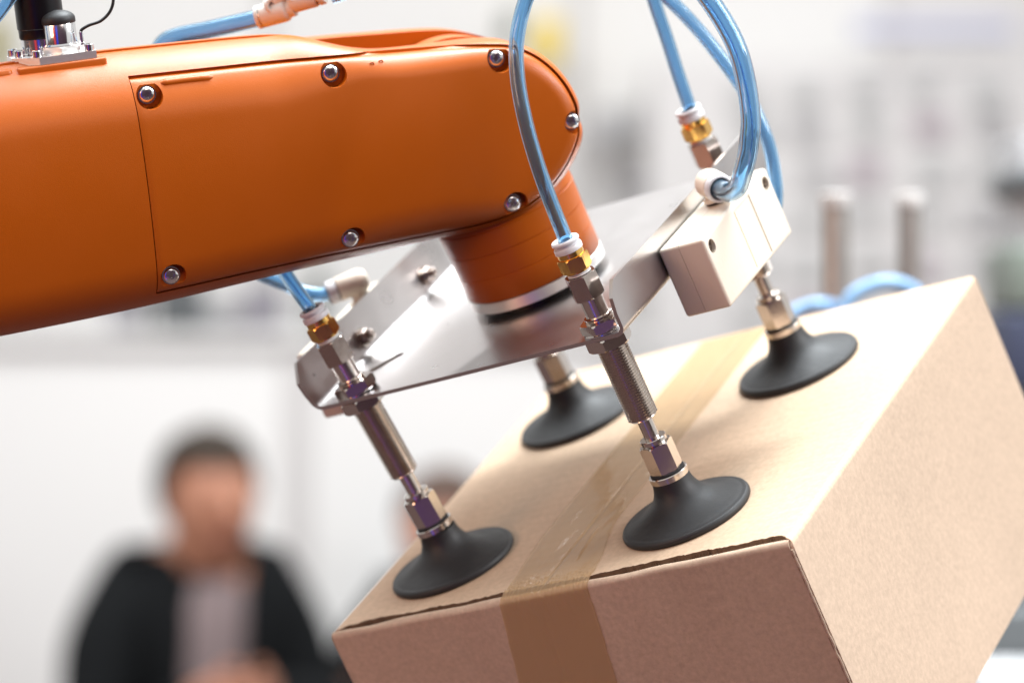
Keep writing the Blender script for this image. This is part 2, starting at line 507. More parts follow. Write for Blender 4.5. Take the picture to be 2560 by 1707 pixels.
bgbox('display_case', 'purple-grey box right of the dark one on the counter', 'box', 556, 640, 650, 770, 7.65, 0.2, M['mid_grey'], None, M['mid_grey'], zt)
bgbox('display_case', 'narrow green-grey box nearest the blue hose on the counter', 'box', 705, 750, 620, 770, 7.65, 0.12, M['green_grey'], None, M['dark_grey'], zt)
bgbox('display_case', 'wide light grey box between the dark and purple boxes on the counter', 'box', 462, 550, 690, 770, 7.8, 0.2, M['lgrey'], None, M['lgrey'], zt)

# cabinets and shelves on the right, seen as soft grey patches
def rack():
    d = 8.6
    r = thing('equipment_rack', 'pale grey rack with rows of darker equipment drawers at upper right', 'rack', Matrix.Translation((0.75, d, 0)))
    z1 = W(0, 140, d).z
    mb = MB()
    mb.box(-0.40, 0.62, 0.0, 0.4, 0.0, z1, 0.01); mb.build('cabinet', M['grey_wall'], r, scale=1)
    rnd = random.Random(8)
    for j, yy in enumerate((210, 300, 400, 500, 610, 720)):
        for i, xx in enumerate((1720, 1860, 1990, 2130, 2270)):
            p = W(xx + rnd.uniform(-15, 15), yy + rnd.uniform(-10, 10), d)
            w = rnd.uniform(0.03, 0.045); h = rnd.uniform(0.025, 0.038)
            mb = MB(); mb.box(p.x - 0.75 - w, p.x - 0.75 + w, -0.02, -0.001, p.z - h, p.z + h, 0.004)
            mb.build('drawer', rnd.choice([M['pale'], M['lgrey'], M['pale'], M['pale'], M['mauve']]), r, scale=1)
rack()
bgbox('wall_box', 'grey junction box on the wall left of the rear blue hose', 'box', 1445, 1515, 240, 320, 8.9, 0.15, M['lgrey'])
bgbox('wall_box', 'pale mauve box on the wall just right of the arm tip', 'box', 1365, 1425, 250, 345, 8.95, 0.15, M['lgrey'])
bgbox('wall_box', 'dark green-grey box on the wall above the end of the arm', 'box', 1150, 1195, 30, 90, 8.9, 0.12, M['green_grey'])
bgbox('wall_sign', 'bright yellow sign on the wall between the blue hoses', 'sign', 1222, 1290, 40, 150, 8.95, 0.05, M['yellow'], None, M['yellow'])
bgbox('banner', 'pale lilac banner at the upper right of the wall', 'banner', 1960, 2330, 45, 85, 8.5, 0.03, M['lilac'], None, M['lilac'])
bgbox('wall_panel_sign', 'olive panel at the far upper left behind the black plug', 'sign', -40, 22, 40, 170, 8.9, 0.05, M['olive'], None, M['olive'])
bgbox('wall_box', 'long grey cabinet low behind the steel plate right of the arm', 'cabinet', 1420, 1560, 395, 440, 8.8, 0.2, M['mid_grey'], None, M['lgrey'])

# two satin posts right behind the carton
def posts():
    for i, (x, lab) in enumerate(((1920, 'satin metal guide post with pale cap, left of the two behind the carton'), (2090, 'satin metal guide post with pale cap, right of the two behind the carton'))):
        d = 2.0 + 0.05 * i
        p = W(x, 442, d)
        t = thing('guide_post', lab, 'post', Matrix.Translation((p.x, d, 0)), 'guide posts behind the carton')
        r = (36 if i == 0 else 31) * PXM * d
        h = p.z
        mb = MB(); mb.lathe([(r * 0.92, 0), (r * 0.92, h - 0.0095)], 40); mb.build('shaft', M['post'], t, scale=1)
        mb = MB(); mb.lathe([(r * 1.0, h - 0.0093), (r * 1.02, h - 0.008), (r * 1.02, h - 0.0015), (r * 0.9, h)], 40); mb.build('cap', M['postcap'], t, scale=1)
        mb = MB(); mb.lathe([(r * 2.4, 0), (r * 2.4, 0.01), (r * 1.3, 0.014), (r * 1.2, 0.03)], 40); mb.build('base', M['alu'], t, scale=1)
posts()
# blurred hoses lying behind the carton
def back_hose(pts, d, r, lab):
    mb = MB(); mb.tube([W(x, y, d + dd) for x, y, dd in pts], r, 16, r * 0.6, 8)
    tag(mb.build('air_hose', M['hose_far'], scale=1), lab, 'hose')
mh, th, bh = new_mat('pale_blue_hose')
bh.inputs['Base Color'].default_value = (0.33, 0.58, 0.90, 1); bh.inputs['Roughness'].default_value = 0.15
bh.inputs['Transmission Weight'].default_value = 0.25
M['hose_far'] = mh
back_hose([(1930, 760, 0), (1952, 690, 0), (1985, 664, 0), (2035, 650, 0), (2085, 660, 0), (2120, 695, 0), (2135, 770, 0)], 1.85, 0.004, 'pale blue hose arching just behind the far edge of the carton')
back_hose([(1780, 790, 0), (1805, 735, 0), (1845, 708, 0), (1890, 700, 0), (1930, 712, 0.03), (1960, 760, 0.05)], 1.85, 0.0036, 'small pale blue hose bump left of the arched one behind the carton')

# dark machine unit at the right margin
def machine():
    d = 3.0
    p = W(2420, 1000, d)
    t = thing('dark_machine', 'dark green and navy machine unit at the right margin behind the carton', 'machine', Matrix.Translation((p.x, d, 0)))
    def b(x0, x1, y0, y1, nm, mat, dd=0.0):
        a = W(x0, y1, d); c = W(x1, y0, d)
        mb = MB(); mb.box(a.x - p.x, c.x - p.x, dd, dd + 0.18, a.z, c.z, 0.006); mb.build(nm, mat, t, scale=1)
    b(2325, 2600, 560, 710, 'drive_housing', M['green_grey'])
    b(2335, 2600, 385, 440, 'upper_housing', M['dark_grey'])
    b(2365, 2600, 300, 900, 'column', M['lgrey'], 0.03)
    b(2305, 2600, 716, 900, 'navy_cover', M['navy'])
    b(2318, 2600, 910, 1200, 'lower_housing', M['mid_grey'], 0.02)
    a = W(2365, 1200, d)
    mb = MB(); mb.box(a.x - p.x, a.x - p.x + 0.3, 0.03, 0.2, 0, a.z, 0.006); mb.build('stand', M['dark_grey'], t, scale=1)
machine()
def side_table():
    d = 2.35
    z = W(0, 1440, d).z
    x = W(2180, 0, d).x
    t = thing('side_table', 'white speckled table top with dark rear rail at lower right', 'table', Matrix.Translation((x + 0.35, d, 0)))
    mb = MB(); mb.box(-0.35, 0.6, -0.45, 0.0, z - 0.05, z - 0.02, 0.004); mb.build('table_top', M['speckle'], t, scale=1)
    mb = MB(); mb.box(-0.35, 0.6, 0.003, 0.05, z - 0.06, z + 0.012, 0.004); mb.build('rear_rail', M['dark_grey'], t, scale=1)
    for sx in (-0.3, 0.55):
        for sy in (-0.4, -0.04):
            mb = MB(); mb.box(sx - 0.02, sx + 0.02, sy - 0.02, sy + 0.02, 0, z - 0.052, 0.003); mb.build('leg', M['dark_grey'], t, scale=1)
side_table()

# unseen colour cards added behind the camera for the metal to mirror
def banner(x, y, w, z0, z1, mat, lab):
    t = thing('reflection_card', lab, 'banner', Matrix.Translation((x, y, 0)))
    mb = MB(); mb.box(-w / 2, w / 2, -0.01, 0.01, z0, z1, 0.003); mb.build('cloth', mat, t, scale=1)
    mb = MB(); mb.box(-w / 2, w / 2, -0.12, 0.12, 0, z0 - 0.002, 0.01); mb.build('foot', M['alu'], t, scale=1)
banner(-1.25, -0.3, 0.5, 0.06, 2.0, M['red'], 'red card added behind the camera for reflections in the metal')
banner(-0.68, -0.55, 0.42, 0.06, 2.0, M['blue'], 'blue card added behind the camera for reflections in the metal')

# ================================================================== PEOPLE (far out of focus)
def skin_mesh(name, verts, edges, radii, sub=2):
    me = bpy.data.meshes.new(name)
    me.from_pydata(verts, edges, [])
    o = bpy.data.objects.new('tmp_skin', me); C.objects.link(o)
    sk = o.modifiers.new('s', 'SKIN')
    lay = me.skin_vertices[0].data if me.skin_vertices else None
    if lay is None:
        bm = bmesh.new(); bm.from_mesh(me); bm.verts.layers.skin.verify(); bm.to_mesh(me); bm.free()
        lay = me.skin_vertices[0].data
    for i, r in enumerate(radii):
        lay[i].radius = r if isinstance(r, tuple) else (r, r)
        lay[i].use_root = (i == 0)
    sd = o.modifiers.new('d', 'SUBSURF'); sd.levels = sub; sd.render_levels = sub
    dg = bpy.context.evaluated_depsgraph_get(); dg.update()
    r = bpy.data.meshes.new_from_object(o.evaluated_get(dg)); r.name = name
    bpy.data.objects.remove(o)
    finish(r, 80)
    return r

def person(loc, label, hair, rot=0.0, scale=1.0, handz=0.0, turn=0.0):
    t = thing('person', label, 'person', Matrix.Translation(loc) @ Matrix.Rotation(rot, 4, 'Z') @ Matrix.Scale(scale, 4))
    # seated figure facing -Y, pelvis at 0.48, leaning a little forward
    V = [(0, 0.12, 0.52), (0, 0.10, 0.68), (0, 0.06, 0.85), (0, 0.03, 1.06), (0, 0.0, 1.145), (0, -0.035, 1.175),
         (0, -0.04, 1.19), (0, -0.055, 1.245), (0, -0.055, 1.305), (0, -0.05, 1.35)]
    R = [(0.15, 0.12), (0.13, 0.105), (0.135, 0.115), (0.15, 0.115), (0.085, 0.075), (0.070, 0.066), (0.078, 0.080), (0.088, 0.098), (0.088, 0.100), (0.056, 0.066)]
    E = [(i, i + 1) for i in range(9)]
    for s in (-1, 1):
        b = len(V)
        hx = 0.035 * s - 0.085
        V += [(0.155 * s, 0.03, 1.10), (0.205 * s, 0.0, 0.93), (0.235 * s, -0.05, 0.80), (0.19 * s + 0.04, -0.22, 0.87), (hx + 0.02 * s, -0.33, 0.925), (hx + 0.01 * s, -0.38, 0.935)]
        R += [0.050, 0.048, 0.043, 0.036, 0.028, (0.036, 0.026)]
        E += [(3, b)] + [(b + k, b + k + 1) for k in range(5)]
        l = len(V)
        V += [(0.10 * s, 0.02, 0.50), (0.14 * s, -0.42, 0.52), (0.13 * s, -0.40, 0.12), (0.13 * s, -0.40, 0.05), (0.14 * s, -0.56, 0.04)]
        R += [0.088, 0.062, 0.042, 0.04, 0.032]
        E += [(0, l)] + [(l + k, l + k + 1) for k in range(4)]
    body = skin_mesh('body', V, E, R)
    body.materials.append(M['skin']); link('body', body, t)
    # five fingers and a thumb for each clasped hand
    for s in (-1, 1):
        hx = 0.035 * s - 0.085
        mb = MB()
        for k in range(4):
            L = (0.055, 0.062, 0.058, 0.046)[k]
            z = 0.955 - 0.018 * k
            mb.tube([(hx + 0.02 * s, -0.375, z), (hx - 0.002 * s, -0.41, z), (hx - 0.03 * s, -0.415 + 0.004 * s, z), (hx - (0.01 + L * 0.6) * s, -0.395, z - 0.002)], 0.0088, 10, 0, 5, lambda q: 1 - 0.25 * q)
        mb.tube([(hx + 0.005 * s, -0.36, 0.95), (hx - 0.005 * s, -0.385, 0.975), (hx - 0.012 * s, -0.415, 0.98)], 0.0105, 10, 0, 5, lambda q: 1 - 0.2 * q)
        mb.build('fingers', M['skin'], t, scale=1)
    # face: nose, ears, eyes, mouth
    mb = MB(); mb.tube([(0, -0.135, 1.275), (0, -0.150, 1.25), (0, -0.158, 1.235), (0, -0.14, 1.225)], 0.013, 12, 0, 4)
    mb.build('nose', M['skin'], t, scale=1)
    for s in (-1, 1):
        mb = MB(); mb.lathe([(0.004, -0.006), (0.018, -0.005), (0.020, 0.004), (0.01, 0.007)], 16, align((0.074 * s, -0.03, 1.25), (s, 0.35, 0)) @ Matrix.Diagonal((0.7, 1.5, 1, 1)))
        mb.build('ear', M['skin'], t, scale=1)
        mb = MB(); mb.lathe([(0.002, 0.011), (0.008, 0.008), (0.0115, 0), (0.008, -0.008), (0.002, -0.011)], 12, align((0.03 * s, -0.128, 1.275), (0, -1, 0)))
        mb.build('eye', M['dark_grey'], t, scale=1)
    mb = MB(); mb.tube([(-0.024, -0.128, 1.198), (0, -0.138, 1.196), (0.024, -0.128, 1.198)], 0.005, 8, 0, 4)
    mb.build('mouth', simple('lips', (0.36, 0.12, 0.09), 0.5), t, scale=1)
    # hair cap: dome over the skull, lower at the back
    bm = bmesh.new(); bmesh.ops.create_uvsphere(bm, u_segments=28, v_segments=18, radius=1.0)
    for v in bm.verts:
        c = v.co
        j = 1 + 0.05 * noise.noise(c * 4)
        v.co = Vector((c.x * 0.098 * j, c.y * 0.116 * j - 0.036, c.z * 0.110 * j + 1.290))
    kill = [v for v in bm.verts if (v.co.y < -0.075 and v.co.z < 1.315) or v.co.z < 1.20 or (v.co.y < -0.03 and v.co.z < 1.265)]
    bmesh.ops.delete(bm, geom=kill, context='VERTS')
    bmesh.ops.solidify(bm, geom=bm.faces[:], thickness=0.006)
    me = bpy.data.meshes.new('hair'); bm.to_mesh(me); bm.free(); finish(me, 80); me.materials.append(hair); link('hair', me, t)
    # shirt
    sv = V[:5]; sr = [(a + 0.008, b + 0.010) for a, b in R[:4]] + [(0.085, 0.08)]
    sh = skin_mesh('shirt', sv, [(i, i + 1) for i in range(4)], sr)
    sh.materials.append(M['shirt']); link('shirt', sh, t)
    # jacket: torso and sleeves, open at the front
    jv = V[:4] + [(0, 0.015, 1.155)]; jr = [(a + 0.028, b + 0.024) for a, b in R[:4]] + [(0.120, 0.095)]
    je = [(i, i + 1) for i in range(4)]
    for s in (-1, 1):
        b = len(jv); k0 = 10 if s == -1 else 21
        jv += V[k0:k0 + 5]; jr += [0.100, 0.078, 0.066, 0.052, 0.040]
        je += [(3, b)] + [(b + k, b + k + 1) for k in range(4)]
    jk = skin_mesh('jacket', jv, je, jr)
    bm = bmesh.new(); bm.from_mesh(jk)
    kill = []
    for f in bm.faces:
        c = f.calc_center_median()
        if c.z > 0.70 and abs(c.x) < 0.040 + max(0, c.z - 0.75) * 0.07 and c.y < 0.03 and c.y > -0.16: kill.append(f)
        elif c.z > 1.195: kill.append(f)
    bmesh.ops.delete(bm, geom=kill, context='FACES')
    bm.to_mesh(jk); bm.free(); jk.materials.append(M['suit']); link('jacket', jk, t)
    # trousers
    tv = [V[0]] ; tr = [(0.175, 0.135)]; te = []
    for s in (-1, 1):
        b = len(tv); k0 = 16 if s == -1 else 27
        tv += V[k0:k0 + 3]; tr += [0.10, 0.078, 0.06]; te += [(0, b), (b, b + 1), (b + 1, b + 2)]
    tm = skin_mesh('trousers', tv, te, tr); tm.materials.append(M['suit']); link('trousers', tm, t)
    return t
def stool(loc, lab):
    t = thing('stool', lab, 'stool', Matrix.Translation(loc))
    mb = MB(); mb.lathe([(0.17, 0.36), (0.19, 0.37), (0.19, 0.395), (0.17, 0.405)], 32); mb.build('seat', M['dark_grey'], t, scale=1)
    for k in range(4):
        a = math.pi / 4 + k * math.pi / 2
        mb = MB(); mb.tube([(0.12 * math.cos(a), 0.12 * math.sin(a), 0.358), (0.19 * math.cos(a), 0.19 * math.sin(a), 0.0)], 0.013, 10); mb.build('leg', M['alu'], t, scale=1)
P1 = W(460, 0, 6.3)
person((P1.x, 6.3, -0.045), 'person in a black suit jacket and mauve shirt, hands clasped, grey-brown hair', M['hair'], rot=0.5, scale=0.995)
stool((P1.x - 0.02, 6.44, 0), 'dark stool under the person in the black suit with clasped hands')
P2 = W(1035, 0, 6.9)
person((P2.x, 6.9, -0.13), 'seated person with brown hair in dark clothing, mostly hidden behind the carton', M['hair2'], rot=-0.35, scale=0.985)
stool((P2.x - 0.05, 7.03, 0), 'dark stool under the brown-haired person behind the carton')

# ================================================================== CARDBOARD BOX
U0, U1, V0, V1, HB = -156.3, 64.1, -43.3, 195.7, 120.7
def carton():
    b = thing('cardboard_box', 'brown corrugated cardboard box hanging tilted under the suction cups', 'box', gmat(((U0 + U1) / 2, (V0 + V1) / 2, -HB)))
    cx, cy, cz = (U0 + U1) / 2, (V0 + V1) / 2, -HB
    T = Matrix.Translation((-cx, -cy, -cz))
    th = 3.0
    def slab(name, u0, u1, v0, v1, w0, w1, mat, bev=0.5, div=0):
        mb = MB(); mb.box(u0, u1, v0, v1, w0, w1, bev, T, 2)
        return mb.build(name, mat, b)
    # walls; the front wall is rounded into a folded inner flap
    def profile_sheet(name, prof, u0, u1, mat, nu=40, jit=0.0):
        mb = MB(); vs = []; fs = []
        n = len(prof)
        for i in range(nu + 1):
            u = u0 + (u1 - u0) * i / nu
            for j, (v, w) in enumerate(prof):
                k = jit * noise.noise(Vector((u * 0.05, j * 0.13, 3.0)))
                vs.append((u, v + k * 0.5, w + k))
        for i in range(nu):
            for j in range(n):
                j2 = (j + 1) % n
                fs.append((i * n + j, i * n + j2, (i + 1) * n + j2, (i + 1) * n + j))
        fs.append(tuple(range(n))); fs.append(tuple(nu * n + j for j in reversed(range(n))))
        mb.add(vs, fs, T)
        return mb.build(name, mat, b, angle=50)
    pr = [(V0 + 3, -HB), (V0, -HB)]
    for k in range(9):
        a = math.pi - k * math.pi * 0.5 / 8
        pr.append((V0 + 2.4 + 2.4 * math.cos(a), -3.1 + 2.4 * math.sin(a)))
    pr += [(V0 + 3.1, -0.8), (V0 + 3.8, -1.5), (V0 + 5.0, -3.2), (V0 + 42, -3.2), (V0 + 42, -5.2), (V0 + 4, -5.4), (V0 + 3, -7)]
    profile_sheet('front_wall', pr, U0 + 0.4, U1 - 1.6, M['card_side'], 300, 0.55)
    # right wall: one bent sheet that runs up into the lid flap
    pr2 = []
    ru = 2.8
    def bent(name, sgn, uo, uin, mat):
        # section in (u,w): up the wall, round the fold, across the lid
        sec = [(uo, -HB)]
        for z in (-90, -60, -30, -10): sec.append((uo, z))
        for k in range(9):
            a = k * math.pi / 2 / 8
            sec.append((uo - sgn * (ru - ru * math.cos(a)), -ru + ru * math.sin(a)))
        ncross = 120
        for k in range(1, ncross + 1): sec.append((uo - sgn * ru + (uin - uo + sgn * ru) * k / ncross, 0))
        mb = MB(); vs = []; fs = []; n = len(sec); nv = 90
        top_lo = []
        for side in (0, 1):
            for j in range(nv + 1):
                for i, (u, w) in enumerate(sec):
                    lid = i >= 14
                    v0 = V0 + (3.0 if i >= 13 else 0.6 + 2.4 * max(0, (i - 4)) / 9) + (2.9 * min(1, (i - 13) / 4) if i >= 13 else 0)
                    t_ = j / nv
                    v = v0 + (V1 - v0) * t_
                    # ragged cut edge of the lid flap at the front
                    if j == 0 and lid:
                        v += 0.5 * noise.noise(Vector((u * 1.1, 2.3 * sgn, 1))) + 0.9 * noise.noise(Vector((u * 0.35, 1.3 * sgn, 0))) + 1.6 * noise.noise(Vector((u * 0.05, 7.3, 0)))
                    dw = 0.25 * noise.noise(Vector((u * 0.02, v * 0.02, 5))) if lid and i < n - 1 else 0
                    uu, ww = u, w + dw
                    if side == 1:
                        if i < 5: uu -= sgn * th
                        elif i < 14:
                            a = (i - 5) * math.pi / 2 / 8
                            uu = uo - sgn * (ru - (ru - 2.4) * math.cos(a)); ww = -ru + (ru - 2.4) * math.sin(a)
                        else: ww -= 2.4
                        if j == 0 and lid: v += 0.5 * noise.noise(Vector((u * 0.5, 4.4, 2)))
                    vs.append((uu, v, ww))
        L = (nv + 1) * n
        for s in (0, 1):
            for j in range(nv):
                for i in range(n - 1):
                    q = (s * L + j * n + i, s * L + j * n + i + 1, s * L + (j + 1) * n + i + 1, s * L + (j + 1) * n + i)
                    fs.append(q if s == 0 else tuple(reversed(q)))
        for i in range(n - 1):
            fs.append((i, L + i, L + i + 1, i + 1)); e = nv * n
            fs.append((e + i, e + i + 1, L + e + i + 1, L + e + i))
        for j in range(nv):
            fs.append((j * n, (j + 1) * n, L + (j + 1) * n, L + j * n))
            k = n - 1
            fs.append((j * n + k, L + j * n + k, L + (j + 1) * n + k, (j + 1) * n + k))
        mb.add(vs, fs, T)
        o = mb.build(name, mat, b, angle=42)
        o.data.materials.append(M['card_side']); o.data.materials.append(M['card_core_shade'])
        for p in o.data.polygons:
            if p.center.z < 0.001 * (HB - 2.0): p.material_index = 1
            elif p.normal.y < -0.6 and abs(p.center.x) < 0.001 * ((U1 - U0) / 2 - 3.5): p.material_index = 2  # cut edge of the lid gets the painted slit shade
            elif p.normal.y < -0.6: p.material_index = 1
        return o
    MIDU = -51.0
    bent('right_side_and_lid_flap', 1, U1, MIDU + 0.5, M['card'])
    bent('left_side_and_lid_flap', -1, U0, MIDU - 0.5, M['card'])
    slab('back_wall', U0 + 3.2, U1 - 3.2, V1 - 3, V1 - 0.3, -HB, -3.2, M['card_side'])
    slab('bottom', U0 + 3.2, U1 - 3.2, V0 + 3.2, V1 - 3.2, -HB, -HB + 3, M['card_side'])
    # torn strip along the front right corner
    mb = MB()
    pts = [(U1 - 0.9 + 0.5 * noise.noise(Vector((0, 0, k * 0.9))), V0 + 0.15, -4 - k * 2.9) for k in range(41)]
    mb.tube([T @ Vector(p) for p in pts], 0.75, 8, 0, 2, lambda q: 0.75 + 0.5 * noise.noise(Vector((q * 60, 0, 0))))
    mb.build('corner_edge', M['card_side'], b)
    # corrugated core inside the slit, with the slit's shade put into its colour
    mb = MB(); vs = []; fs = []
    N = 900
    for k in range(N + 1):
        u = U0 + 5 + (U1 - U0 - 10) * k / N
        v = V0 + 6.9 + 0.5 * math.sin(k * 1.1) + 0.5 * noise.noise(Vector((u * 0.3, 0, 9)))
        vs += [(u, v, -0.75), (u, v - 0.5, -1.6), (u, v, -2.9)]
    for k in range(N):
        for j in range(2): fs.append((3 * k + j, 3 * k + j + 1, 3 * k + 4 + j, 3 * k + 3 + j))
    mb.add(vs, fs, T); mb.build('fluted_core', M['card_core_shade'], b, recalc=False)
    # packing tape over the middle seam and down the front
    path = []
    v = V1 - 1.0
    while v > V0 + 5: path.append((v, 0.35)); v -= (2.2 if v > V0 + 24 else 0.55)
    path += [(V0 + 4.4, 0.28), (V0 + 3.4, 0.02)]
    for k in range(1, 7):
        a = math.pi / 2 + k * math.pi / 2 / 6
        path.append((V0 + 2.4 + 2.82 * math.cos(a), -3.1 + 2.75 * math.sin(a)))
    w = -5.0
    while w > -HB: path.append((V0 - 0.42, w)); w -= 3.0
    def edges(v, w):
        if v <= V0 + 3: 
            s = max(0, -w)
            return -70.5 - 0.22 * s, -28.5 - 0.14 * s
        q = max(0.0, min(1.0, (V0 + 60 - v) / 56.0)); q = q * q * (3 - 2 * q)
        return -74.5 + 4.0 * q, -38.8 + 10.2 * q
    def sm_(x, a_, b_):
        q_ = max(0, min(1, (x - a_) / (b_ - a_))); return q_ * q_ * (3 - 2 * q_)
    mb = MB(); vs = []; fs = []; NU = 130
    for i, (v, w) in enumerate(path):
        a, c = edges(v, w)
        a += 0.35 * noise.noise(Vector((v * 0.15, w * 0.2, 0))); c += 0.45 * noise.noise(Vector((v * 0.22, w * 0.2, 5)))
        for k in range(NU + 1):
            u = a + (c - a) * k / NU
            near = math.exp(-((v - V0 - 4) / 9.0) ** 2) if w > -3 else math.exp(-(abs(w) / 7.0))
            wr = 0.14 * noise.noise(Vector((u * 0.22, v * 0.09, w * 0.05))) + 0.38 * near * noise.noise(Vector((u * 0.9, v * 0.5, 2 + w * 0.1))) + 0.36 * near * noise.noise(Vector((u * 1.9, v * 1.5, 8)))
            wr += 0.60 * math.exp(-((u + 45.5 + 0.10 * v + 0.8 * noise.noise(Vector((v * 0.1, 3, 3)))) / 0.48) ** 2) * sm_(v, -25, -14) * (1 - sm_(v, -2, 12))
            seam = -0.35 * math.exp(-((u - (MIDU - 0.17 * max(0, -w) if w < -3 else MIDU)) / 0.7) ** 2)
            d = wr + seam
            if w > -3: vs.append((u, v, w + max(d, -0.28)))
            else: vs.append((u, v - max(d, -0.1), w))
    m_ = NU + 1
    for i in range(len(path) - 1):
        for k in range(NU): fs.append((i * m_ + k, i * m_ + k + 1, (i + 1) * m_ + k + 1, (i + 1) * m_ + k))
    mb.add(vs, fs, T); o = mb.build('packing_tape', M['tape'], b, recalc=False, angle=60)
    o['label'] = 'glossy brown packing tape wrinkled over the front edge'
    return b
carton()

# ================================================================== SUCTION CUP SUSPENSIONS
AZ = math.atan2(-0.851, 0.525)
def suspension(q, label):
    t = thing('suction_cup', label, 'suction cup', gmat(q), 'vacuum suction cups on spring rods holding the carton')
    mb = MB()
    mb.lathe([(23.0, 2.2), (25.6, 0.5), (27.0, 0.15), (27.5, 0.8), (27.5, 1.9), (27.0, 2.8), (26.3, 3.2), (25.6, 3.1), (24.6, 3.5), (22.5, 4.1), (19.5, 5.0), (16.5, 6.2), (13.8, 7.7), (11.6, 9.5), (10.0, 11.5), (9.0, 13.4), (8.4, 15.2), (8.1, 16.6), (7.9, 18.2), (6.0, 18.2), (6.0, 8), (23.0, 2.2)], 96, caps=False)
    mb.build('rubber_cup', M['rubber'], t, angle=50)
    def part(name, fn, mat, ang=30):
        m = MB(); fn(m); o = m.build(name, mat, t, angle=ang); return o
    part('clamp_ring', lambda m: m.lathe([(6.5, 18.0), (7.9, 18.1), (8.15, 18.4), (8.15, 20.7), (7.9, 21.0), (6.9, 21.0)], 64), M['nickel'])
    part('o_ring', lambda m: m.lathe([(6.2, 20.8), (7.2, 21.1), (7.2, 21.6), (6.2, 21.9)], 48), M['gap'])
    part('hex_adapter', lambda m: m.hexn(12.2, 21.7, 34.0, AZ + math.radians(6) - math.pi / 6), M['nickel'], 4)
    part('rod_collar', lambda m: m.lathe([(4.4, 34.0), (5.0, 34.1), (5.0, 34.6), (5.5, 34.7), (5.5, 36.3), (5.3, 36.5), (3.4, 36.5)], 48), M['nickel'])
    part('rod', lambda m: m.lathe([(3.25, 36.2), (3.25, 46.5)], 40), M['nickel'])
    def thread(m):
        pr = [(3.3, 45.4), (5.2, 45.4), (5.6, 45.8)]
        z = 46.0
        while z < 83.0:
            pr += [(5.5, z), (6.35, z + 0.55), (6.35, z + 0.62), (5.5, z + 1.1)]; z += 1.17
        pr += [(5.6, z), (3.3, z)]
        m.lathe(pr, 64)
    part('threaded_sleeve', thread, M['nickel'], 25)
    part('lower_nut', lambda m: m.hexn(16.6, 78.8, 83.8, AZ + math.radians(12) - math.pi / 6), M['nickel'], 4)
    part('upper_nut', lambda m: m.hexn(15.6, 86.1, 90.4, AZ + math.radians(4) - math.pi / 6), M['nickel'], 4)
    part('washer', lambda m: m.lathe([(6.0, 85.6), (8.6, 85.6), (8.6, 86.05), (6.0, 86.05)], 48), M['chrome'])
    part('threaded_stub', lambda m: m.lathe([(5.0, 90.3), (6.0, 90.35), (6.0, 91.0), (5.4, 91.3), (6.0, 91.7), (5.9, 92.1), (4.75, 92.4), (4.75, 100.4)], 48), M['nickel'])
    part('hex_sleeve', lambda m: m.hexn(11.9, 100.2, 110.3, AZ + math.radians(-24) - math.pi / 6), M['nickel_dark'], 4)
    part('thread_tape', lambda m: m.lathe([(4.3, 110.3), (4.9, 110.5), (4.6, 110.9), (4.9, 111.3), (4.5, 111.8)], 40), M['ptfe'])
    part('brass_hex', lambda m: (m.lathe([(4.5, 111.5), (5.0, 111.7), (5.0, 112.6)], 40), m.hexn(11.2, 112.4, 118.2, AZ + math.radians(2) - math.pi / 6), m.lathe([(5.2, 118.1), (5.35, 118.5), (5.35, 120.6)], 48)), M['brass'], 12)
    part('collet_base', lambda m: m.lathe([(5.2, 120.5), (5.75, 120.7), (5.8, 121.2), (5.8, 122.4), (5.6, 122.8), (4.4, 122.8)], 56), M['greycollar'])
    part('collet_neck', lambda m: m.lathe([(4.7, 122.7), (4.7, 124.1)], 48), M['greycollar'])
    part('release_collar', lambda m: m.lathe([(4.7, 124.0), (5.5, 124.0), (5.75, 124.3), (5.75, 125.0), (5.45, 125.5), (4.6, 125.6), (3.2, 125.1), (3.2, 123.0)], 56), M['greycollar'])
    return t
LEAN = [c for c in ()]
def lean(t, deg_u, deg_v=0, dx=0, dy=0):
    piv = Vector((0, 0, 0.014))
    R = Matrix.Translation(piv + Vector((dx, dy, 0)) * 0.001) @ Matrix.Rotation(math.radians(deg_u), 4, 'Y') @ Matrix.Rotation(math.radians(deg_v), 4, 'X') @ Matrix.Translation(-piv)
    for ch in t.children:
        if ch.name.split('.')[0] == 'rubber_cup': continue
        ch.matrix_local = R @ ch.matrix_local
def copy_thing(src, mat, label):
    r = src.copy(); C.objects.link(r); r.matrix_world = mat; r['label'] = label
    for ch in list(src.children):
        c = ch.copy(); C.objects.link(c); c.parent = r
    return r
SU, SV = 114.62, 134.06
s_nr = suspension((0, 0, 0), 'nearest sharp suction cup right of the tape, under the plate corner with the cream box')
s_nl = copy_thing(s_nr, gmat((-SU, 0, 0)), 'front left suction cup on the carton left of the tape, under the rounded plate corner')
s_fl = copy_thing(s_nr, gmat((-SU, SV, 0)), 'rear left suction cup, half hidden behind the threaded rod and steel plate')
s_fr = copy_thing(s_nr, gmat((0, SV, 0)), 'rear right suction cup below the cream manifold box')
bpy.context.view_layer.update()
lean(s_nl, -5.3)
lean(s_fl, -2.5)
lean(s_fr, 0.0, 0.6)

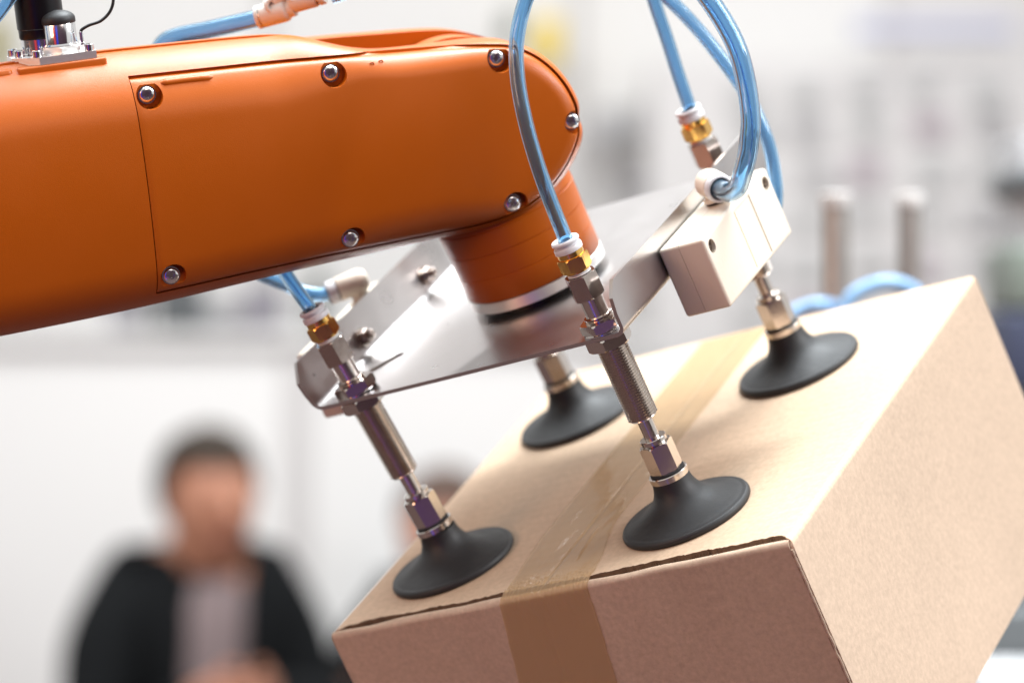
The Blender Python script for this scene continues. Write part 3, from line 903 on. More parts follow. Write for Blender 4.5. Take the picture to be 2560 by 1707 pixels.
# ================================================================== GRIPPER PLATE
def gripper_plate():
    O = Vector((-64, 76, 84.7))
    t = thing('gripper_plate', 'brushed stainless steel plate with two bent side flanges under the robot wrist', 'bracket', gmat(O))
    T = Matrix.Translation(-O)
    half = 0.8
    sec = []                                   # (u,w) centre line
    sec += [(-143.0, 104.5), (-142.2, 101.5), (-141.4, 97.5), (-140.3, 92.0)]
    for k in range(1, 9):
        a = math.radians(195) + math.radians(75) * k / 8
        sec.append((-134.3 + 5.0 * math.cos(a), 84.7 + 5.0 + 5.0 * math.sin(a)))
    for k in range(1, 30): sec.append((-134 + 143.4 * k / 30, 84.7))
    for k in range(0, 9):
        a = math.radians(-90) + math.radians(90) * k / 8
        sec.append((9.4 + 3.3 * math.cos(a), 88.0 + 3.3 * math.sin(a)))
    sec += [(12.7, 93), (12.7, 99.4), (12.7, 102.2), (12.7, 105.0)]
    def vfront(i):
        u, w = sec[i]
        if w > 98.0: return -8.6 + (w - 98.0) * 1.1
        return -8.6 + 0.3 * math.sin(u * 0.03)
    n = len(sec); nv = 24
    nor = []
    for i in range(n):
        a = Vector(sec[max(0, i - 1)]); b = Vector(sec[min(n - 1, i + 1)]); d = (b - a).normalized(); nor.append(Vector((-d.y, d.x)))
    vs = []; fs = []
    for s in (1, -1):
        for j in range(nv + 1):
            for i in range(n):
                f = vfront(i); v = f + (162 - f) * j / nv
                p = Vector(sec[i]) + nor[i] * half * s
                vs.append((p.x, v, p.y))
    L = (nv + 1) * n
    for j in range(nv):
        for i in range(n - 1):
            q = (j * n + i, j * n + i + 1, (j + 1) * n + i + 1, (j + 1) * n + i)
            fs.append(q); fs.append(tuple(L + k for k in reversed(q)))
    for i in range(n - 1):
        fs.append((i, L + i, L + i + 1, i + 1)); e = nv * n; fs.append((e + i, e + i + 1, L + e + i + 1, L + e + i))
    for j in range(nv):
        fs.append((j * n, (j + 1) * n, L + (j + 1) * n, L + j * n)); k = n - 1
        fs.append((j * n + k, L + j * n + k, L + (j + 1) * n + k, (j + 1) * n + k))
    mb = MB(); mb.add(vs, fs, T); me = mb.mesh('plate', smooth=False); fixn(me)
    # slot near the left corner, small holes
    cut = MB()
    for (cu, cv, du, dv, L_, r) in ((-121.5, 25.5, 0.62, 0.78, 7.0, 2.6),):
        prof = []
        d = Vector((du, dv)).normalized(); p = Vector((-d.y, d.x))
        N = 12
        for k in range(N + 1):
            a = -math.pi / 2 + math.pi * k / N
            prof.append(Vector((cu, cv)) + d * (L_ + r * math.cos(a)) + p * r * math.sin(a))
        for k in range(N + 1):
            a = math.pi / 2 + math.pi * k / N
            prof.append(Vector((cu, cv)) + d * (-L_ + r * math.cos(a)) + p * r * math.sin(a))
        m = len(prof)
        cut.add([(q.x, q.y, 80) for q in prof] + [(q.x, q.y, 90) for q in prof], [tuple(range(m)), tuple(reversed(range(m, 2 * m)))] + [(i, (i + 1) % m, m + (i + 1) % m, m + i) for i in range(m)], T)
    cut.lathe([(0.7, -8), (0.7, 8)], 16, T @ align((-141.3, 3.0, 95.7), (1, 0, 0.2)))
    cm = cut.mesh('cut', smooth=False); fixn(cm)
    r = boolean(me, cm, 'plate'); finish(r, 22); r.materials.clear(); r.materials.append(M['plate'])
    link('plate', r, t)
    # screws through the left flange
    for v in (43.7, 105.9):
        mb = MB(); A_ = T @ align((-139.3, v, 92.8), (1, 0, 0.18))
        mb.hexn(5.6, 1.0, 4.4, 0.3, 0.2, A_); mb.lathe([(4.3, 0.0), (4.3, 0.9)], 28, A_); mb.lathe([(1.8, 4.2), (1.8, 6.4), (1.3, 6.8)], 20, A_)
        mb.build('flange_bolt', M['nickel_dark'], t, angle=25)
    return t
gripper_plate()

# ================================================================== MANIFOLD BLOCK (cream box on the right flange)
def manifold(u0, u1, v0, v1, w0, w1, label, detail=True, out=1):
    O = Vector(((u0 + u1) / 2, (v0 + v1) / 2, w0))
    t = thing('vacuum_manifold', label, 'manifold', gmat(O))
    T = Matrix.Translation(-O)
    um = u0 + (u1 - u0) * 0.45
    def whole(): 
        q = MB(); q.box(u0, u1, v0, v1, w0, w1, 1.5, T, 4); me_ = q.mesh('x', smooth=False); fixn(me_); return me_
    def blk(a_, b_):
        q = MB(); q.box(a_, b_, v0 - 5, v1 + 5, w0 - 5, w1 + 5, 0, T); me_ = q.mesh('y', smooth=False); fixn(me_); return me_
    bk = boolean(whole(), blk(um - 0.10, u1 + 5), 'back_shell'); finish(bk, 40); bk.materials.clear(); bk.materials.append(M['cream']); link('back_shell', bk, t)
    me = boolean(whole(), blk(u0 - 5, um + 0.10), 'front_shell')
    if detail:
        cuts = []
        for args in ((u1 - 0.3, u1 + 5, 71.0, 88.1, w0 + 1.6, w1 - 2.4), (u1 - 0.8, u1 + 5, 70.6, 71.9, w0 + 2.2, w1 - 3.0), (u1 - 0.9, u1 + 5, 87.8, 88.2, w0 + 1.7, w1 - 2.5)):
            c_ = MB(); c_.box(*args, 0, T); cuts.append(c_)
        for v_ in (43.5, 105.6):
            c_ = MB(); c_.lathe([(2.9, -4.0), (2.9, 3)], 32, T @ align((u1, v_, w1 - 5.4), (1, 0, 0))); cuts.append(c_)
        for c_ in cuts:
            cm = c_.mesh('c', smooth=False); fixn(cm)
            me = boolean(me, cm, 'front_shell')
    finish(me, 40); me.materials.clear(); me.materials.append(M['cream']); me.name = 'front_shell'
    link('front_shell', me, t)
    mb = MB(); mb.box(um - 0.2, um + 0.2, v0 + 0.6, v1 - 0.6, w0 + 0.6, w1 - 0.6, 0.1, T, 1); mb.build('parting_gasket', M['gap'], t)
    if detail:
        for v in (43.5, 105.6):
            A_ = T @ align((u1 - 3.4, v, w1 - 5.4), (1, 0, 0))
            mb = MB(); mb.lathe([(2.75, 0), (2.75, 1.4), (2.5, 1.7), (0.9, 1.8)], 28, A_); mb.box(-2.4, 2.4, -0.35, 0.35, 1.75, 2.0, 0, A_)
            mb.build('cover_screw', M['nickel_dark'], t, angle=30)
    return t, T
mt, MT = manifold(13.9, 35.0, 38.3, 111.0, 68.0, 98.6, 'cream plastic manifold box screwed to the right plate flange')
def elbow(t, T, base, top, d, l, r=5.8):
    base = Vector(base); top = Vector(top); d = Vector(d).normalized()
    e = MB(); e.lathe([(r * 0.86, 0.0), (r * 0.9, 0.5), (r * 0.9, 1.2), (r * 0.8, 1.5)], 40, T @ align(base, top - base)); e.build('gasket', M['gap'], t)
    e = MB(); e.lathe([(r * 0.95, 1.3), (r * 0.98, 1.6), (r * 0.98, 3.0), (r * 0.7, 3.4), (r * 0.7, (top - base).length)], 40, T @ align(base, top - base))
    e.lathe([(r * 0.35, -r - 0.4), (r * 0.75, -r + 0.3), (r * 0.96, -r * 0.55), (r, -r * 0.2), (r, l * 0.62), (r * 0.96, l * 0.64)], 48, T @ align(top, d))
    e.build('elbow_body', M['cream'], t, angle=40)
    e = MB(); e.lathe([(r * 0.9, l * 0.62), (r * 0.9, l * 0.68)], 48, T @ align(top, d)); e.build('collar_gap', M['gap'], t)
    e = MB(); e.lathe([(r * 0.98, l * 0.68), (r * 0.98, l * 0.9), (r * 0.9, l * 0.98), (r * 0.78, l), (r * 0.72, l * 0.96), (r * 0.70, l * 0.7), (r * 0.3, l * 0.7)], 48, T @ align(top, d)); e.build('release_collar', M['greycollar'], t, angle=40)
elbow(mt, MT, (24.5, 82.5, 98.4), (24.0, 82.5, 106.2), (0.70, -0.71, -0.08), 10.5, 6.1)
m2t, M2T = manifold(-165.5, -144.2, 30.0, 104.0, 66.0, 97.0, 'second cream manifold box on the outside of the left plate flange', False)
elbow(m2t, M2T, (-152, 73, 96.9), (-151, 73, 108.5), (-0.75, -0.62, 0.05), 13, 5.4)

# ================================================================== HOSES
def hose(pts, r, label, inner=0.66, seg=24, name='air_hose'):
    O = Vector(pts[0])
    mb = MB(); mb.tube([Vector(p) - O for p in pts], r, seg, r * inner, 10)
    o = mb.build(name, M['hose'], None, angle=60, world=gmat(O))
    return tag(o, label, 'hose', 'clear blue air hoses of the gripper')
hose([(0.4, -0.2, 123.2), (0.9, -0.5, 128), (0.9, 0.8, 143.0), (1.8, 1.7, 158.5), (2.5, 5.0, 174.0), (3.3, 10.5, 188.4), (5.5, 16.1, 200.4), (8.8, 21.1, 208.8), (13.4, 26.7, 216.4), (19.7, 32.7, 222.6), (28, 40, 229), (40, 50, 236)], 3.0, 'blue hose curving up over the rounded arm end from the nearest cup')
hose([(0.2, 134.2, 123.2), (0.5, 134.6, 128.0), (0.0, 137.6, 141.0), (0.2, 140.2, 155.3), (1.6, 139.7, 169.3), (3.4, 139.1, 182.1), (6, 138, 198), (12, 135, 215)], 3.0, 'blue hose rising almost straight from the rear right cup fitting')
hose([(-2, 139.6, 196), (1, 139.6, 187), (5.0, 139.6, 180.5), (10.6, 134.9, 174.2), (16.0, 134.6, 163.1), (21.5, 133.6, 149.9), (27.5, 131.7, 132.8), (31.0, 129.4, 119.6), (32.9, 125.8, 105.4), (32.7, 121.7, 94.0), (31.2, 117.0, 83.3), (27.3, 112.9, 74.7), (20, 110, 68)], 3.0, 'pale blue hose arching down behind the cream manifold box')
hose([(28.0, 78.5, 105.8), (33.0, 73.3, 105.2), (39.5, 66.5, 105.6), (48.0, 58.5, 109.5), (55.2, 53.0, 116.0), (61.8, 50.0, 123.4), (67.0, 47.5, 130.5), (70.1, 49.5, 138.3), (71.5, 54.8, 150.9), (71.4, 59.0, 163.4), (69.2, 61.6, 175.2), (65.7, 63.3, 186.8), (60.4, 68.5, 193.9), (52, 76, 204), (42, 84, 214)], 4.0, 'thickest blue hose looping up from the white elbow on the manifold')
hose([(-124.6, -0.3, 121.5), (-125.3, -0.4, 125.6), (-129.3, 3.2, 130.8), (-137.5, 12.2, 136.2), (-145.4, 21.4, 141.9), (-153.4, 30.7, 147.9), (-158, 40, 158), (-158, 52, 170)], 3.0, 'blue hose from the front left cup fitting vanishing behind the arm')
hose([(-157.5, 67.2, 109.0), (-162.9, 63.1, 110.5), (-168.2, 60.8, 114.0), (-173.2, 58.2, 119.8), (-175.3, 52.4, 126.2), (-177.1, 47.3, 132.9), (-178, 45, 145)], 3.0, 'blurred blue hose from the rear elbow, seen under the arm')
hose([(-184, 66, 178), (-182.8, 50.8, 215.5), (-179.1, 47.3, 230.1), (-173.4, 49.1, 237.9), (-165.3, 49.6, 239.9), (-146.6, 48.4, 238.6), (-123.3, 50.0, 236.4), (-118.0, 51.0, 236.0)], 3.75, 'blue hose lying just above the arm top, ending in the ivory coupling')
hose([(-190, -62, 272), (-176.5, -49.4, 284.4), (-168.9, -42.6, 289.7), (-163.2, -37.5, 293.8), (-157.7, -32.8, 297.0), (-148, -26, 303)], 2.8, 'blue hose crossing the top left corner beside the black plug')
hose([(-90.3, 57.5, 233.4), (-85.6, 59.4, 232.9), (-77.2, 62.5, 233.0), (-66.8, 67.7, 236.2)], 2.6, 'short blue hose leaving the right end of the ivory coupling')

def coupling():
    a = Vector((-123.2, 50.3, 236.6)); b = Vector((-89.1, 58.0, 233.5))
    t = thing('hose_coupling', 'ivory plastic Y hose coupling above the orange arm', 'coupling', gmat(a))
    d = (b - a).normalized(); up = Vector((0.1, 0.2, 1)); up = (up - d * up.dot(d)).normalized()
    L = (b - a).length
    A0 = align((0, 0, 0), d)
    mb = MB()
    mb.lathe([(4.0, 0), (4.9, 0.3), (4.9, 1.6), (4.5, 1.8)], 48, A0); mb.build('release_collar', M['ivory'], t)
    mb = MB(); mb.lathe([(4.5, 1.7), (4.5, 2.3)], 48, A0); mb.build('collar_gap', M['nickel_dark'], t)
    mb = MB()
    mb.lathe([(4.4, 2.3), (4.85, 2.6), (4.95, 12.5), (4.7, 13.6), (4.0, 14.2), (3.7, 14.4), (3.7, 17.0)], 48, A0)
    off = up * 2.2
    A1 = align(off, d)
    mb.lathe([(3.6, 15.6), (4.4, 16.4), (4.6, 17.4), (4.6, 26.8), (4.3, 27.4)], 48, A1)
    toward = Vector((0.71, -0.70, 0.1))
    for s, o in ((7.2, up * 3.2), (17.2, up * 5.4)):
        p = d * s + o
        mb.lathe([(1.6, 0.6), (1.7, 5.4), (2.1, 5.8), (3.0, 5.8), (3.3, 5.4), (3.3, -2)], 36, align(p - toward * 1.0, toward), caps=False)
    mb.tube([d * 10 + up * 4, d * 13.5 + up * 7.0, d * 17 + up * 10], 3.8, 24)
    mb.build('coupling_body', M['ivory'], t, angle=40)
    mb = MB(); mb.lathe([(3.9, 27.3), (3.9, 28.6)], 48, A1); mb.build('collar_gap', M['nickel_dark'], t)
    mb = MB(); mb.lathe([(3.6, 28.5), (4.4, 28.7), (4.4, 30.6), (4.0, 31.2), (2.7, 31.2)], 48, A1); mb.build('release_collar', M['ivory'], t)
coupling()
def clip():
    a = Vector((14.5, 26.5, 215.6)); d = Vector((0.70, 0.55, 0.42))
    t = thing('hose_clip', 'small mauve-grey hose clip at the top edge of the picture', 'clip', gmat(a))
    mb = MB(); mb.lathe([(3.0, 1.2), (3.6, 1.6), (3.6, 6), (3.3, 6.6)], 32, align((1.5, 2.0, 1.6), (0.6, 0.6, 0.4))); mb.build('clip_body', simple('mauve_plastic', (0.30, 0.22, 0.24), 0.35), t)
    mb = MB(); mb.lathe([(2.4, 6.6), (2.9, 6.9), (2.9, 9), (2.4, 9.4)], 32, align((1.5, 2.0, 1.6), (0.6, 0.6, 0.4))); mb.build('clip_ring', M['nickel'], t)
clip()

# ================================================================== ROBOT ARM
arm = thing('robot_arm', 'orange painted industrial robot forearm with screwed side cover', 'robot', AM)
OUT_T = [(-270, 41.5), (-212, 43.6), (-187, 45.6), (-150, 45.4), (-123, 44.6), (-90, 43.4), (-75, 42.2), (-66, 40.3), (-57, 37.0), (-47, 33.6), (-38, 31.7), (-28, 30.9), (-12, 30.6), (0, 30.5), (8, 30.0), (16, 28.4), (24, 24.6), (31, 18.6), (36.5, 11), (40, 2.5), (41.6, -5.5)]
OUT_B = [(-270, -62.5), (-200, -59.8), (-166, -58.3), (-135, -56.3), (-76, -51.4), (-21, -47.6), (-4, -45.8), (8, -43.0), (18, -38.8), (27, -32.4), (33.5, -25.6), (38.3, -18.2), (41.0, -11), (41.6, -5.5)]
COV_T = [(-139.8, 34.8), (-110, 33.9), (-72.5, 32.7), (-30, 30.6), (-5, 29.0), (7, 27.8), (14, 26.4), (21.5, 22.6), (28, 16.8), (33, 9.6), (36.3, 1.6), (37.8, -5.5)]
COV_B = [(-139.8, -49.6), (-81.9, -46.0), (-18.7, -43.2), (-2, -41.6), (8, -39.2), (17, -35.0), (24.5, -29.6), (30.5, -22.8), (35, -15.2), (37.4, -9.5), (37.8, -5.5)]
def dense(P, sub=10): return [(q.x, q.y) for q in catmull([Vector((x, y, 0)) for x, y in P], sub)]
DT, DB, CT, CB = dense(OUT_T), dense(OUT_B), dense(COV_T), dense(COV_B)
def interp(D, x):
    X_ = np.array([d[0] for d in D]); Y_ = np.array([d[1] for d in D]); i = np.argsort(X_, kind='stable')
    return np.interp(x, X_[i], Y_[i])
def seglist(D): 
    a = np.array(D[:-1]); b = np.array(D[1:]); return a, b
def dist(p, segs):
    a, b = segs; d = b - a; L = (d * d).sum(1) + 1e-12
    t = np.clip(((p - a) * d).sum(1) / L, 0, 1); q = a + d * t[:, None]
    return float(np.sqrt(((p - q) ** 2).sum(1).min()))
ST, SB = seglist(DT), seglist(DB)
SCT, SCB = seglist(CT), seglist(CB)
def sm(x, a, b):
    t = max(0, min(1, (x - a) / (b - a))); return t * t * (3 - 2 * t)
def zsurf(x, y):
    p = np.array((x, y))
    z = 0.0
    cap = sm(x, -30, 20)
    RT = 27 + (10 - 27) * sm(x, -85, -42)
    RB = 20 + (10 - 20) * cap
    for segs, R in ((ST, RT), (SB, RB)):
        d = dist(p, segs)
        if d < R: z -= R - math.sqrt(max(0, R * R - (R - d) ** 2))
    z = max(z, -27)
    yc = -6
    return z - (y - yc) ** 2 / (2 * 170.0)
def slab_mesh(D_t, D_b, x0, x1, zback, zf, nx=150, ny=56, capstart=-10):
    # closed solid between two outline curves; front given by zf(x,y)
    xs = list(np.linspace(x0, capstart, int(nx * 0.62), endpoint=False))
    k = nx - len(xs)
    for i in range(k + 1):
        a = i / k * math.pi / 2
        xs.append(capstart + (x1 - capstart) * math.sin(a))
    vs = []; fs = []
    n = ny + 1
    for x in xs:
        yt = float(interp(D_t, x)); yb = float(interp(D_b, x))
        for j in range(n):
            t = 0.5 - 0.5 * math.cos(math.pi * j / ny)
            y = yb + (yt - yb) * t
            vs.append((x, y, zf(x, y)))
    N = len(xs)
    for i in range(N - 1):
        for j in range(ny):
            fs.append((i * n + j, (i + 1) * n + j, (i + 1) * n + j + 1, i * n + j + 1))
    o = len(vs)
    for i, x in enumerate(xs):
        vs.append((x, vs[i * n][1], zback)); vs.append((x, vs[i * n + ny][1], zback))
    for i in range(N - 1):
        fs.append((i * n, o + 2 * i, o + 2 * i + 2, (i + 1) * n))
        fs.append((i * n + ny, (i + 1) * n + ny, o + 2 * i + 3, o + 2 * i + 1))
        fs.append((o + 2 * i, o + 2 * i + 1, o + 2 * i + 3, o + 2 * i + 2))
    fs.append(tuple([j for j in range(n)]) + (o + 1, o))
    e = (N - 1) * n; oe = o + 2 * (N - 1)
    fs.append(tuple([e + j for j in reversed(range(n))]) + (oe, oe + 1))
    return vs, fs
def weld(me, d=1e-6):
    bm = bmesh.new(); bm.from_mesh(me)
    bmesh.ops.remove_doubles(bm, verts=bm.verts[:], dist=d)
    bmesh.ops.dissolve_degenerate(bm, edges=bm.edges[:], dist=d)
    bmesh.ops.recalc_face_normals(bm, faces=bm.faces[:]); bm.to_mesh(me); bm.free()
# --- front half of the casting with the pocket for the cover
vs, fs = slab_mesh(DT, DB, -270, 41.6, -30, zsurf)
mb = MB(); mb.add(vs, fs); body = mb.mesh('arm_casting', smooth=False); weld(body, 2e-6)
# pocket cutter (outline of the cover with a small gap)
def offs(D, o, gap):
    out = []
    for (x, y) in D:
        c = Vector((-50 if x < -50 else x * 0.0, -6)); 
        out.append((x, y + gap * o))
    return out
poly = []
for (x, y) in CT[:-1]:
    k = sm(x, 5, 36)
    g = Vector((k, 1.0 - 0.6 * k)).normalized() * 1.3
    poly.append((x + g.x, y + g.y))
poly.append((38.7, -5.5))
for (x, y) in reversed(CB[:-1]):
    k = sm(x, 5, 36)
    g = Vector((k, -1.0 + 0.6 * k)).normalized() * 0.45
    poly.append((x + g.x, y + g.y))
poly[0] = (-140.15, poly[0][1]); poly[-1] = (-140.15, poly[-1][1])
m = len(poly)
cut = MB(); cut.add([(x, y, -13.5) for x, y in poly] + [(x, y, 20) for x, y in poly], [tuple(range(m)), tuple(reversed(range(m, 2 * m)))] + [(i, (i + 1) % m, m + (i + 1) % m, m + i) for i in range(m)])
cm = cut.mesh('cut', smooth=False); fixn(cm)
body = boolean(body, cm, 'arm_casting')
# --- rear pieces
rear = MB()
NX = 60
sec_all = []
for i in range(NX + 1):
    x = -270 + (270 - 61) * i / NX
    yt = float(interp(DT, x)); yb = float(interp(DB, x))
    s = []
    for k in range(15):
        z = -28.5 - 44 * k / 14; dz = max(0, -27 - z); s.append((x, yt - 0.15 - dz * dz / 75, z))
    for k in range(1, 7):
        a = k * math.pi / 2 / 6; ytop = yt - 0.15 - 45.5 ** 2 / 75
        s.append((x, ytop - 14 * (1 - math.cos(a)), -72.5 - 14 * math.sin(a)))
    for k in range(7):
        a = k * math.pi / 2 / 6
        s.append((x, yb + 0.3 + 14 * (1 - math.sin(a)), -72.5 - 14 * math.cos(a)))
    s.append((x, yb + 0.3, -28.5))
    sec_all.append(s)
n = len(sec_all[0]); vs = [p for s in sec_all for p in s]; fs = []
for i in range(NX):
    for j in range(n):
        j2 = (j + 1) % n; fs.append((i * n + j, i * n + j2, (i + 1) * n + j2, (i + 1) * n + j))
fs.append(tuple(range(n))); fs.append(tuple(NX * n + j for j in reversed(range(n))))
rear.add(vs, fs)
RT_ = dense([(-90, 20), (-75, 26), (-66, 32), (-58, 34.6), (-43, 34.4), (-25, 33.4), (-6, 32.2), (6, 30.6), (16, 27.6), (24, 23.8), (31, 18.0), (36.5, 11), (40, 2.5), (41.6, -5.5)]); RB_ = DB
vs, fs = slab_mesh(RT_, RB_, -90, 41.6, -20, lambda x, y: -(6 - math.sqrt(max(0, 36 - max(0, 6 - min(float(interp(RT_, x)) - y, y - float(interp(RB_, x)))) ** 2))) if True else 0, 80, 24)
vs = [(x, y, -82 - z) for x, y, z in vs]
rear.add(vs, [tuple(reversed(f)) for f in fs])
rm = rear.mesh('rear', smooth=False)
bm = bmesh.new(); bm.from_mesh(body); bm.from_mesh(rm)
bmesh.ops.recalc_face_normals(bm, faces=bm.faces[:]); bm.to_mesh(body); bm.free()
finish(body, 38); body.materials.clear(); body.materials.append(M['orange'])
link('arm_casting', body, arm)
# --- side cover
SCREWS = [(-134.4, 28.4), (-61.0, 26.9), (7.0, 23.6), (34.8, -5.4), (7.4, -35.0), (-60.6, -39.4), (-134.0, -43.0)]
def zcov(x, y):
    p = np.array((x, y)); d = min(dist(p, SCT), dist(p, SCB)); R = 1.6
    f = 0.0
    if d < R: f = R - math.sqrt(max(0, R * R - (R - d) ** 2))
    dl = x + 139.8
    if dl < 0.35: f = max(f, 0.25 * (1 - dl / 0.35))
    return zsurf(x, y) + 0.25 - f
vs, fs = slab_mesh(CT, CB, -139.8, 37.8, -13.0, zcov, 150, 64)
mb = MB(); mb.add(vs, fs); cov = mb.mesh('side_cover', smooth=False); weld(cov, 2e-6)
cut = MB(); zfl = []
for i, (x, y) in enumerate(SCREWS):
    zz = zsurf(x * 0.97, y * 0.9) - (4.2 if i not in (3,) else 3.4)
    zfl.append(zz)
    r = 4.9 if i != 3 else 4.4
    cut.lathe([(r + 0.3, zz), (r + 0.3, 15)], 40, Matrix.Translation((x + 0.5, y - 0.3, 0)))
cm = cut.mesh('cut', smooth=False); fixn(cm)
cov = boolean(cov, cm, 'side_cover')
finish(cov, 38); cov.materials.clear(); cov.materials.append(M['orange'])
cover = link('side_cover', cov, arm)
def grow(D, sgn, amt):
    out = []
    for (x, y) in D:
        k = sm(x, 5, 36)
        g = Vector((k, sgn * (1.0 - 0.6 * k))).normalized() * amt
        out.append((x + g.x, y + g.y if x < 37.7 else -5.5))
    return out
CT2 = grow(CT, 1, 1.20); CB2 = grow(CB, -1, 0.40)
vs, fs = slab_mesh(CT2, CB2, -139.95, 37.8, -13.2, lambda x, y: min(zsurf(x, y), zsurf(x, y * 0.97)) - 2.3, 110, 40)
mb = MB(); mb.add(vs, fs); fl = mb.mesh('cover_flange', smooth=False); weld(fl, 2e-6)
cm2 = cut.mesh('cut2', smooth=False); fixn(cm2)
fl = boolean(fl, cm2, 'cover_flange'); finish(fl, 38); fl.materials.clear(); fl.materials.append(M['orange'])
link('cover_flange', fl, cover)
# --- button head screws
sme = None
for i, (x, y) in enumerate(SCREWS):
    if sme is None:
        mb = MB(); pr = [(3.05, 0.0), (3.1, 0.25), (3.08, 0.55)]
        for k in range(1, 9):
            a = k / 8 * math.radians(65); pr.append((3.08 * math.cos(a), 0.55 + 0.9 * math.sin(a)))
        mb.lathe(pr, 40, caps=False)
        # hexagon socket
        zt_ = pr[-1][1]; rt = pr[-1][0]; seg = 40
        vv = []; ff = []
        for z, kind in ((zt_, 0), (zt_, 1), (zt_ - 2.3, 1)):
            for k in range(seg):
                a = 2 * math.pi * k / seg
                r = rt if kind == 0 else 1.3 / math.cos((a % (math.pi / 3)) - math.pi / 6)
                vv.append((r * math.cos(a), r * math.sin(a), z))
        for q in range(2):
            for k in range(seg):
                k2 = (k + 1) % seg; ff.append((q * seg + k, q * seg + k2, (q + 1) * seg + k2, (q + 1) * seg + k))
        ff.append(tuple(2 * seg + k for k in range(seg)))
        mb.add(vv, ff)
        mb.lathe([(3.0, -3), (3.6, -3), (3.6, 0.0), (3.0, 0.0)], 40)
        sme = mb.mesh('cover_screw', angle=28); fixn(sme); sme.materials.append(M['chrome'])
    o = link('cover_screw', sme, cover)
    o.matrix_local = Matrix.Translation(Vector((x, y, zfl[i] + 0.2)) * 0.001) @ Matrix.Rotation(0.5 * i, 4, 'Z')
# raised pad on the cover's top edge
mb = MB(); mb.tube([(-128.5, 31.9, zsurf(-128.5, 31.9) - 0.3), (-120, 31.8, zsurf(-120, 31.8) - 0.3), (-107.5, 31.4, zsurf(-107.5, 31.4) - 0.3)], 1.5, 14, 0, 6, lambda q: 0.35 + 0.65 * min(1, min(q, 1 - q) * 14))
mb.build('raised_pad', M['orange'], cover)
for mx_, my_ in ((-44.5, 28.3), (-40.6, 28.6)):
    zz = zsurf(mx_, my_) + 0.22
    mb = MB(); mb.tube([(mx_ - 0.7, my_ + 0.5, zz), (mx_ + 0.5, my_ + 0.7, zz), (mx_ + 0.8, my_ - 0.3, zz), (mx_ + 0.1, my_ - 0.8, zz - 0.1)], 0.28, 8, 0, 4)
    mb.build('casting_mark', M['orange'], cover)
# --- wrist hub between the fork halves, neck, and flange
mb = MB()
hub = Matrix.Translation((0, -6, 0))
mb.lathe([(30, -60), (35.0, -60), (35.6, -57), (33.4, -56.6), (33.4, -54.5), (36.2, -54), (36.2, -42), (33.8, -41.5), (33.8, -39.5), (35.2, -39), (35.2, -31), (28, -30.6)], 96, hub)
mb.build('wrist_hub', M['orange'], arm, angle=30)
FLC = Vector((-65.2, 73.2, 0))
def garm(mb_, name, mat, base_w, angle=30):
    # lathe geometry standing on the gripper plate (gripper axes) parented to the arm
    o = mb_.build(name, mat, arm, angle=angle)
    o.matrix_world = gmat((FLC.x, FLC.y, 0))
    return o
bpy.context.view_layer.update()
mb = MB(); mb.lathe([(26, 93.3), (30.0, 93.3), (30.2, 93.7), (30.2, 103.4), (29.95, 103.5), (29.95, 103.9), (30.2, 104.0), (30.3, 113.6), (30.0, 113.7), (30.0, 114.1), (30.4, 114.2), (30.7, 123.5), (30.2, 123.8), (30.2, 124.5), (30.7, 124.8), (30.2, 133), (27.6, 140), (25.8, 158), (25.8, 170)], 128); garm(mb, 'wrist_neck', M['orange'], 98)
mb = MB(); mb.lathe([(24, 88.25), (30.1, 88.25), (30.4, 88.55), (30.4, 92.9), (30.1, 93.1), (24, 93.1)], 128); garm(mb, 'tool_flange', M['alu'], 93)
mb = MB(); mb.lathe([(20, 85.6), (27.0, 85.6), (27.0, 88.2), (20, 88.2)], 96); garm(mb, 'adapter_disc', M['black'], 86)
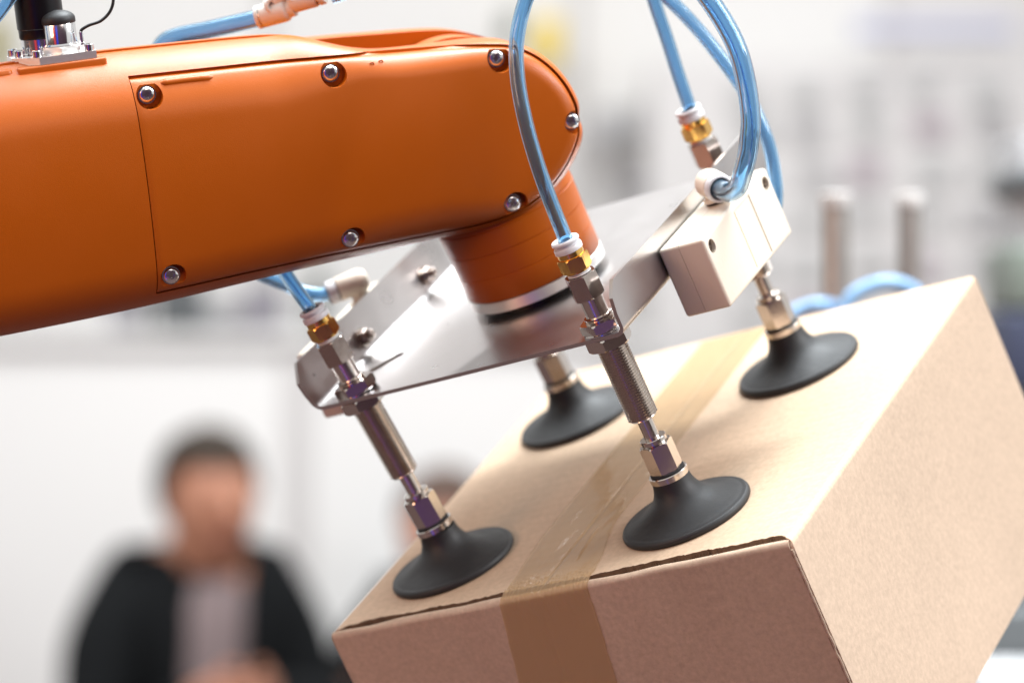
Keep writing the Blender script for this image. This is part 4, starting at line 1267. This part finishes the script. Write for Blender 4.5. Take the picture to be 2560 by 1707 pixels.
# --- plug block on top of the forearm
def plugs():
    y0 = 44.6
    mb = MB(); mb.box(-181, -146.2, y0 - 8, y0 - 0.8, -46, -19.0, 0.8); mb.build('plug_seat', M['orange'], arm, angle=40)
    mb = MB(); mb.box(-212, -182.6, y0 - 9, y0 - 0.2, -40, -20, 2.2); mb.build('cast_lug', M['orange'], arm, angle=40)
    blk = MB()
    P = [(-176.5, -25.5), (-172, -20.5), (-149.6, -20.5), (-149.0, -33), (-155, -44), (-181, -44), (-181, -31)]
    m = len(P)
    blk.add([(x, y0 - 0.7, z) for x, z in P] + [(x, y0 + 2.2, z) for x, z in P], [tuple(range(m)), tuple(reversed(range(m, 2 * m)))] + [(i, (i + 1) % m, m + (i + 1) % m, m + i) for i in range(m)])
    base = blk.build('plug_block', M['alu'], arm, angle=20)
    Y = Matrix.Rotation(math.radians(-90), 4, 'X')
    def at(x, z, y=0): return Matrix.Translation((x, y, z)) @ Y
    for (x, z) in ((-172.2, -23.5), (-151.8, -23.0), (-177.6, -33.0), (-179.0, -41.0), (-158.5, -41.5)):
        b_ = MB(); b_.lathe([(1.7, y0 + 2.2), (1.95, y0 + 2.3), (1.95, y0 + 4.6), (1.7, y0 + 4.9), (1.0, y0 + 4.9), (1.0, y0 + 3.8)], 28, at(x, z)); b_.build('block_screw', M['chrome'], base)
    b_ = MB(); b_.hexn(14.2, y0 + 2.25, y0 + 5.0, 0.35, 0.3, at(-161.4, -29.5)); b_.build('hex_nut', M['alu'], base, angle=14)
    b_ = MB(); b_.lathe([(6.6, y0 + 4.9), (7.0, y0 + 5.3), (6.5, y0 + 6.0), (6.45, y0 + 13.6), (6.2, y0 + 14.0)], 56, at(-161.4, -29.5)); cap = b_.build('plug_sleeve', M['chrome'], base)
    b_ = MB(); pr = [(6.55, y0 + 13.6), (6.75, y0 + 13.9), (6.75, y0 + 15.2)]
    for k in range(1, 9):
        a = k / 8 * math.pi / 2; pr.append((6.7 * math.cos(a) + 0.02, y0 + 15.2 + 3.6 * math.sin(a)))
    b_.lathe(pr, 56, at(-161.4, -29.5)); b_.build('dust_cap', M['rubber'], base)
    b_ = MB(); b_.lathe([(8.2, y0 + 2.2), (8.6, y0 + 2.4), (8.6, y0 + 8.2), (8.3, y0 + 8.5)], 56, at(-167.0, -38.0)); b_.build('socket_ring', M['chrome'], base)
    b_ = MB(); b_.lathe([(8.6, y0 + 8.3), (8.95, y0 + 9.0), (9.0, y0 + 12), (9.3, y0 + 12.4), (9.3, y0 + 48)], 56, at(-167.0, -38.0)); b_.build('black_plug', M['black'], base)
    b_ = MB(); b_.lathe([(0.75, y0 + 4.5), (0.8, y0 + 9.6), (0.5, y0 + 9.8)], 16, at(-153.8, -25.5)); b_.box(-154.6, -153.0, y0 + 4.4, y0 + 5.4, -26.3, -24.7, 0.2); b_.build('crimp_terminal', M['chrome'], base)
    b_ = MB(); b_.tube([(-153.9, y0 + 9.4, -25.5), (-153.2, y0 + 10.4, -25.5), (-150.2, y0 + 11.6, -26), (-145.2, y0 + 12.6, -27), (-141.0, y0 + 15.6, -28), (-138.9, y0 + 20.0, -29), (-139.3, y0 + 25.5, -30), (-141, y0 + 33, -31)], 0.62, 12, 0, 8); b_.build('ground_wire', M['black'], base)
plugs()
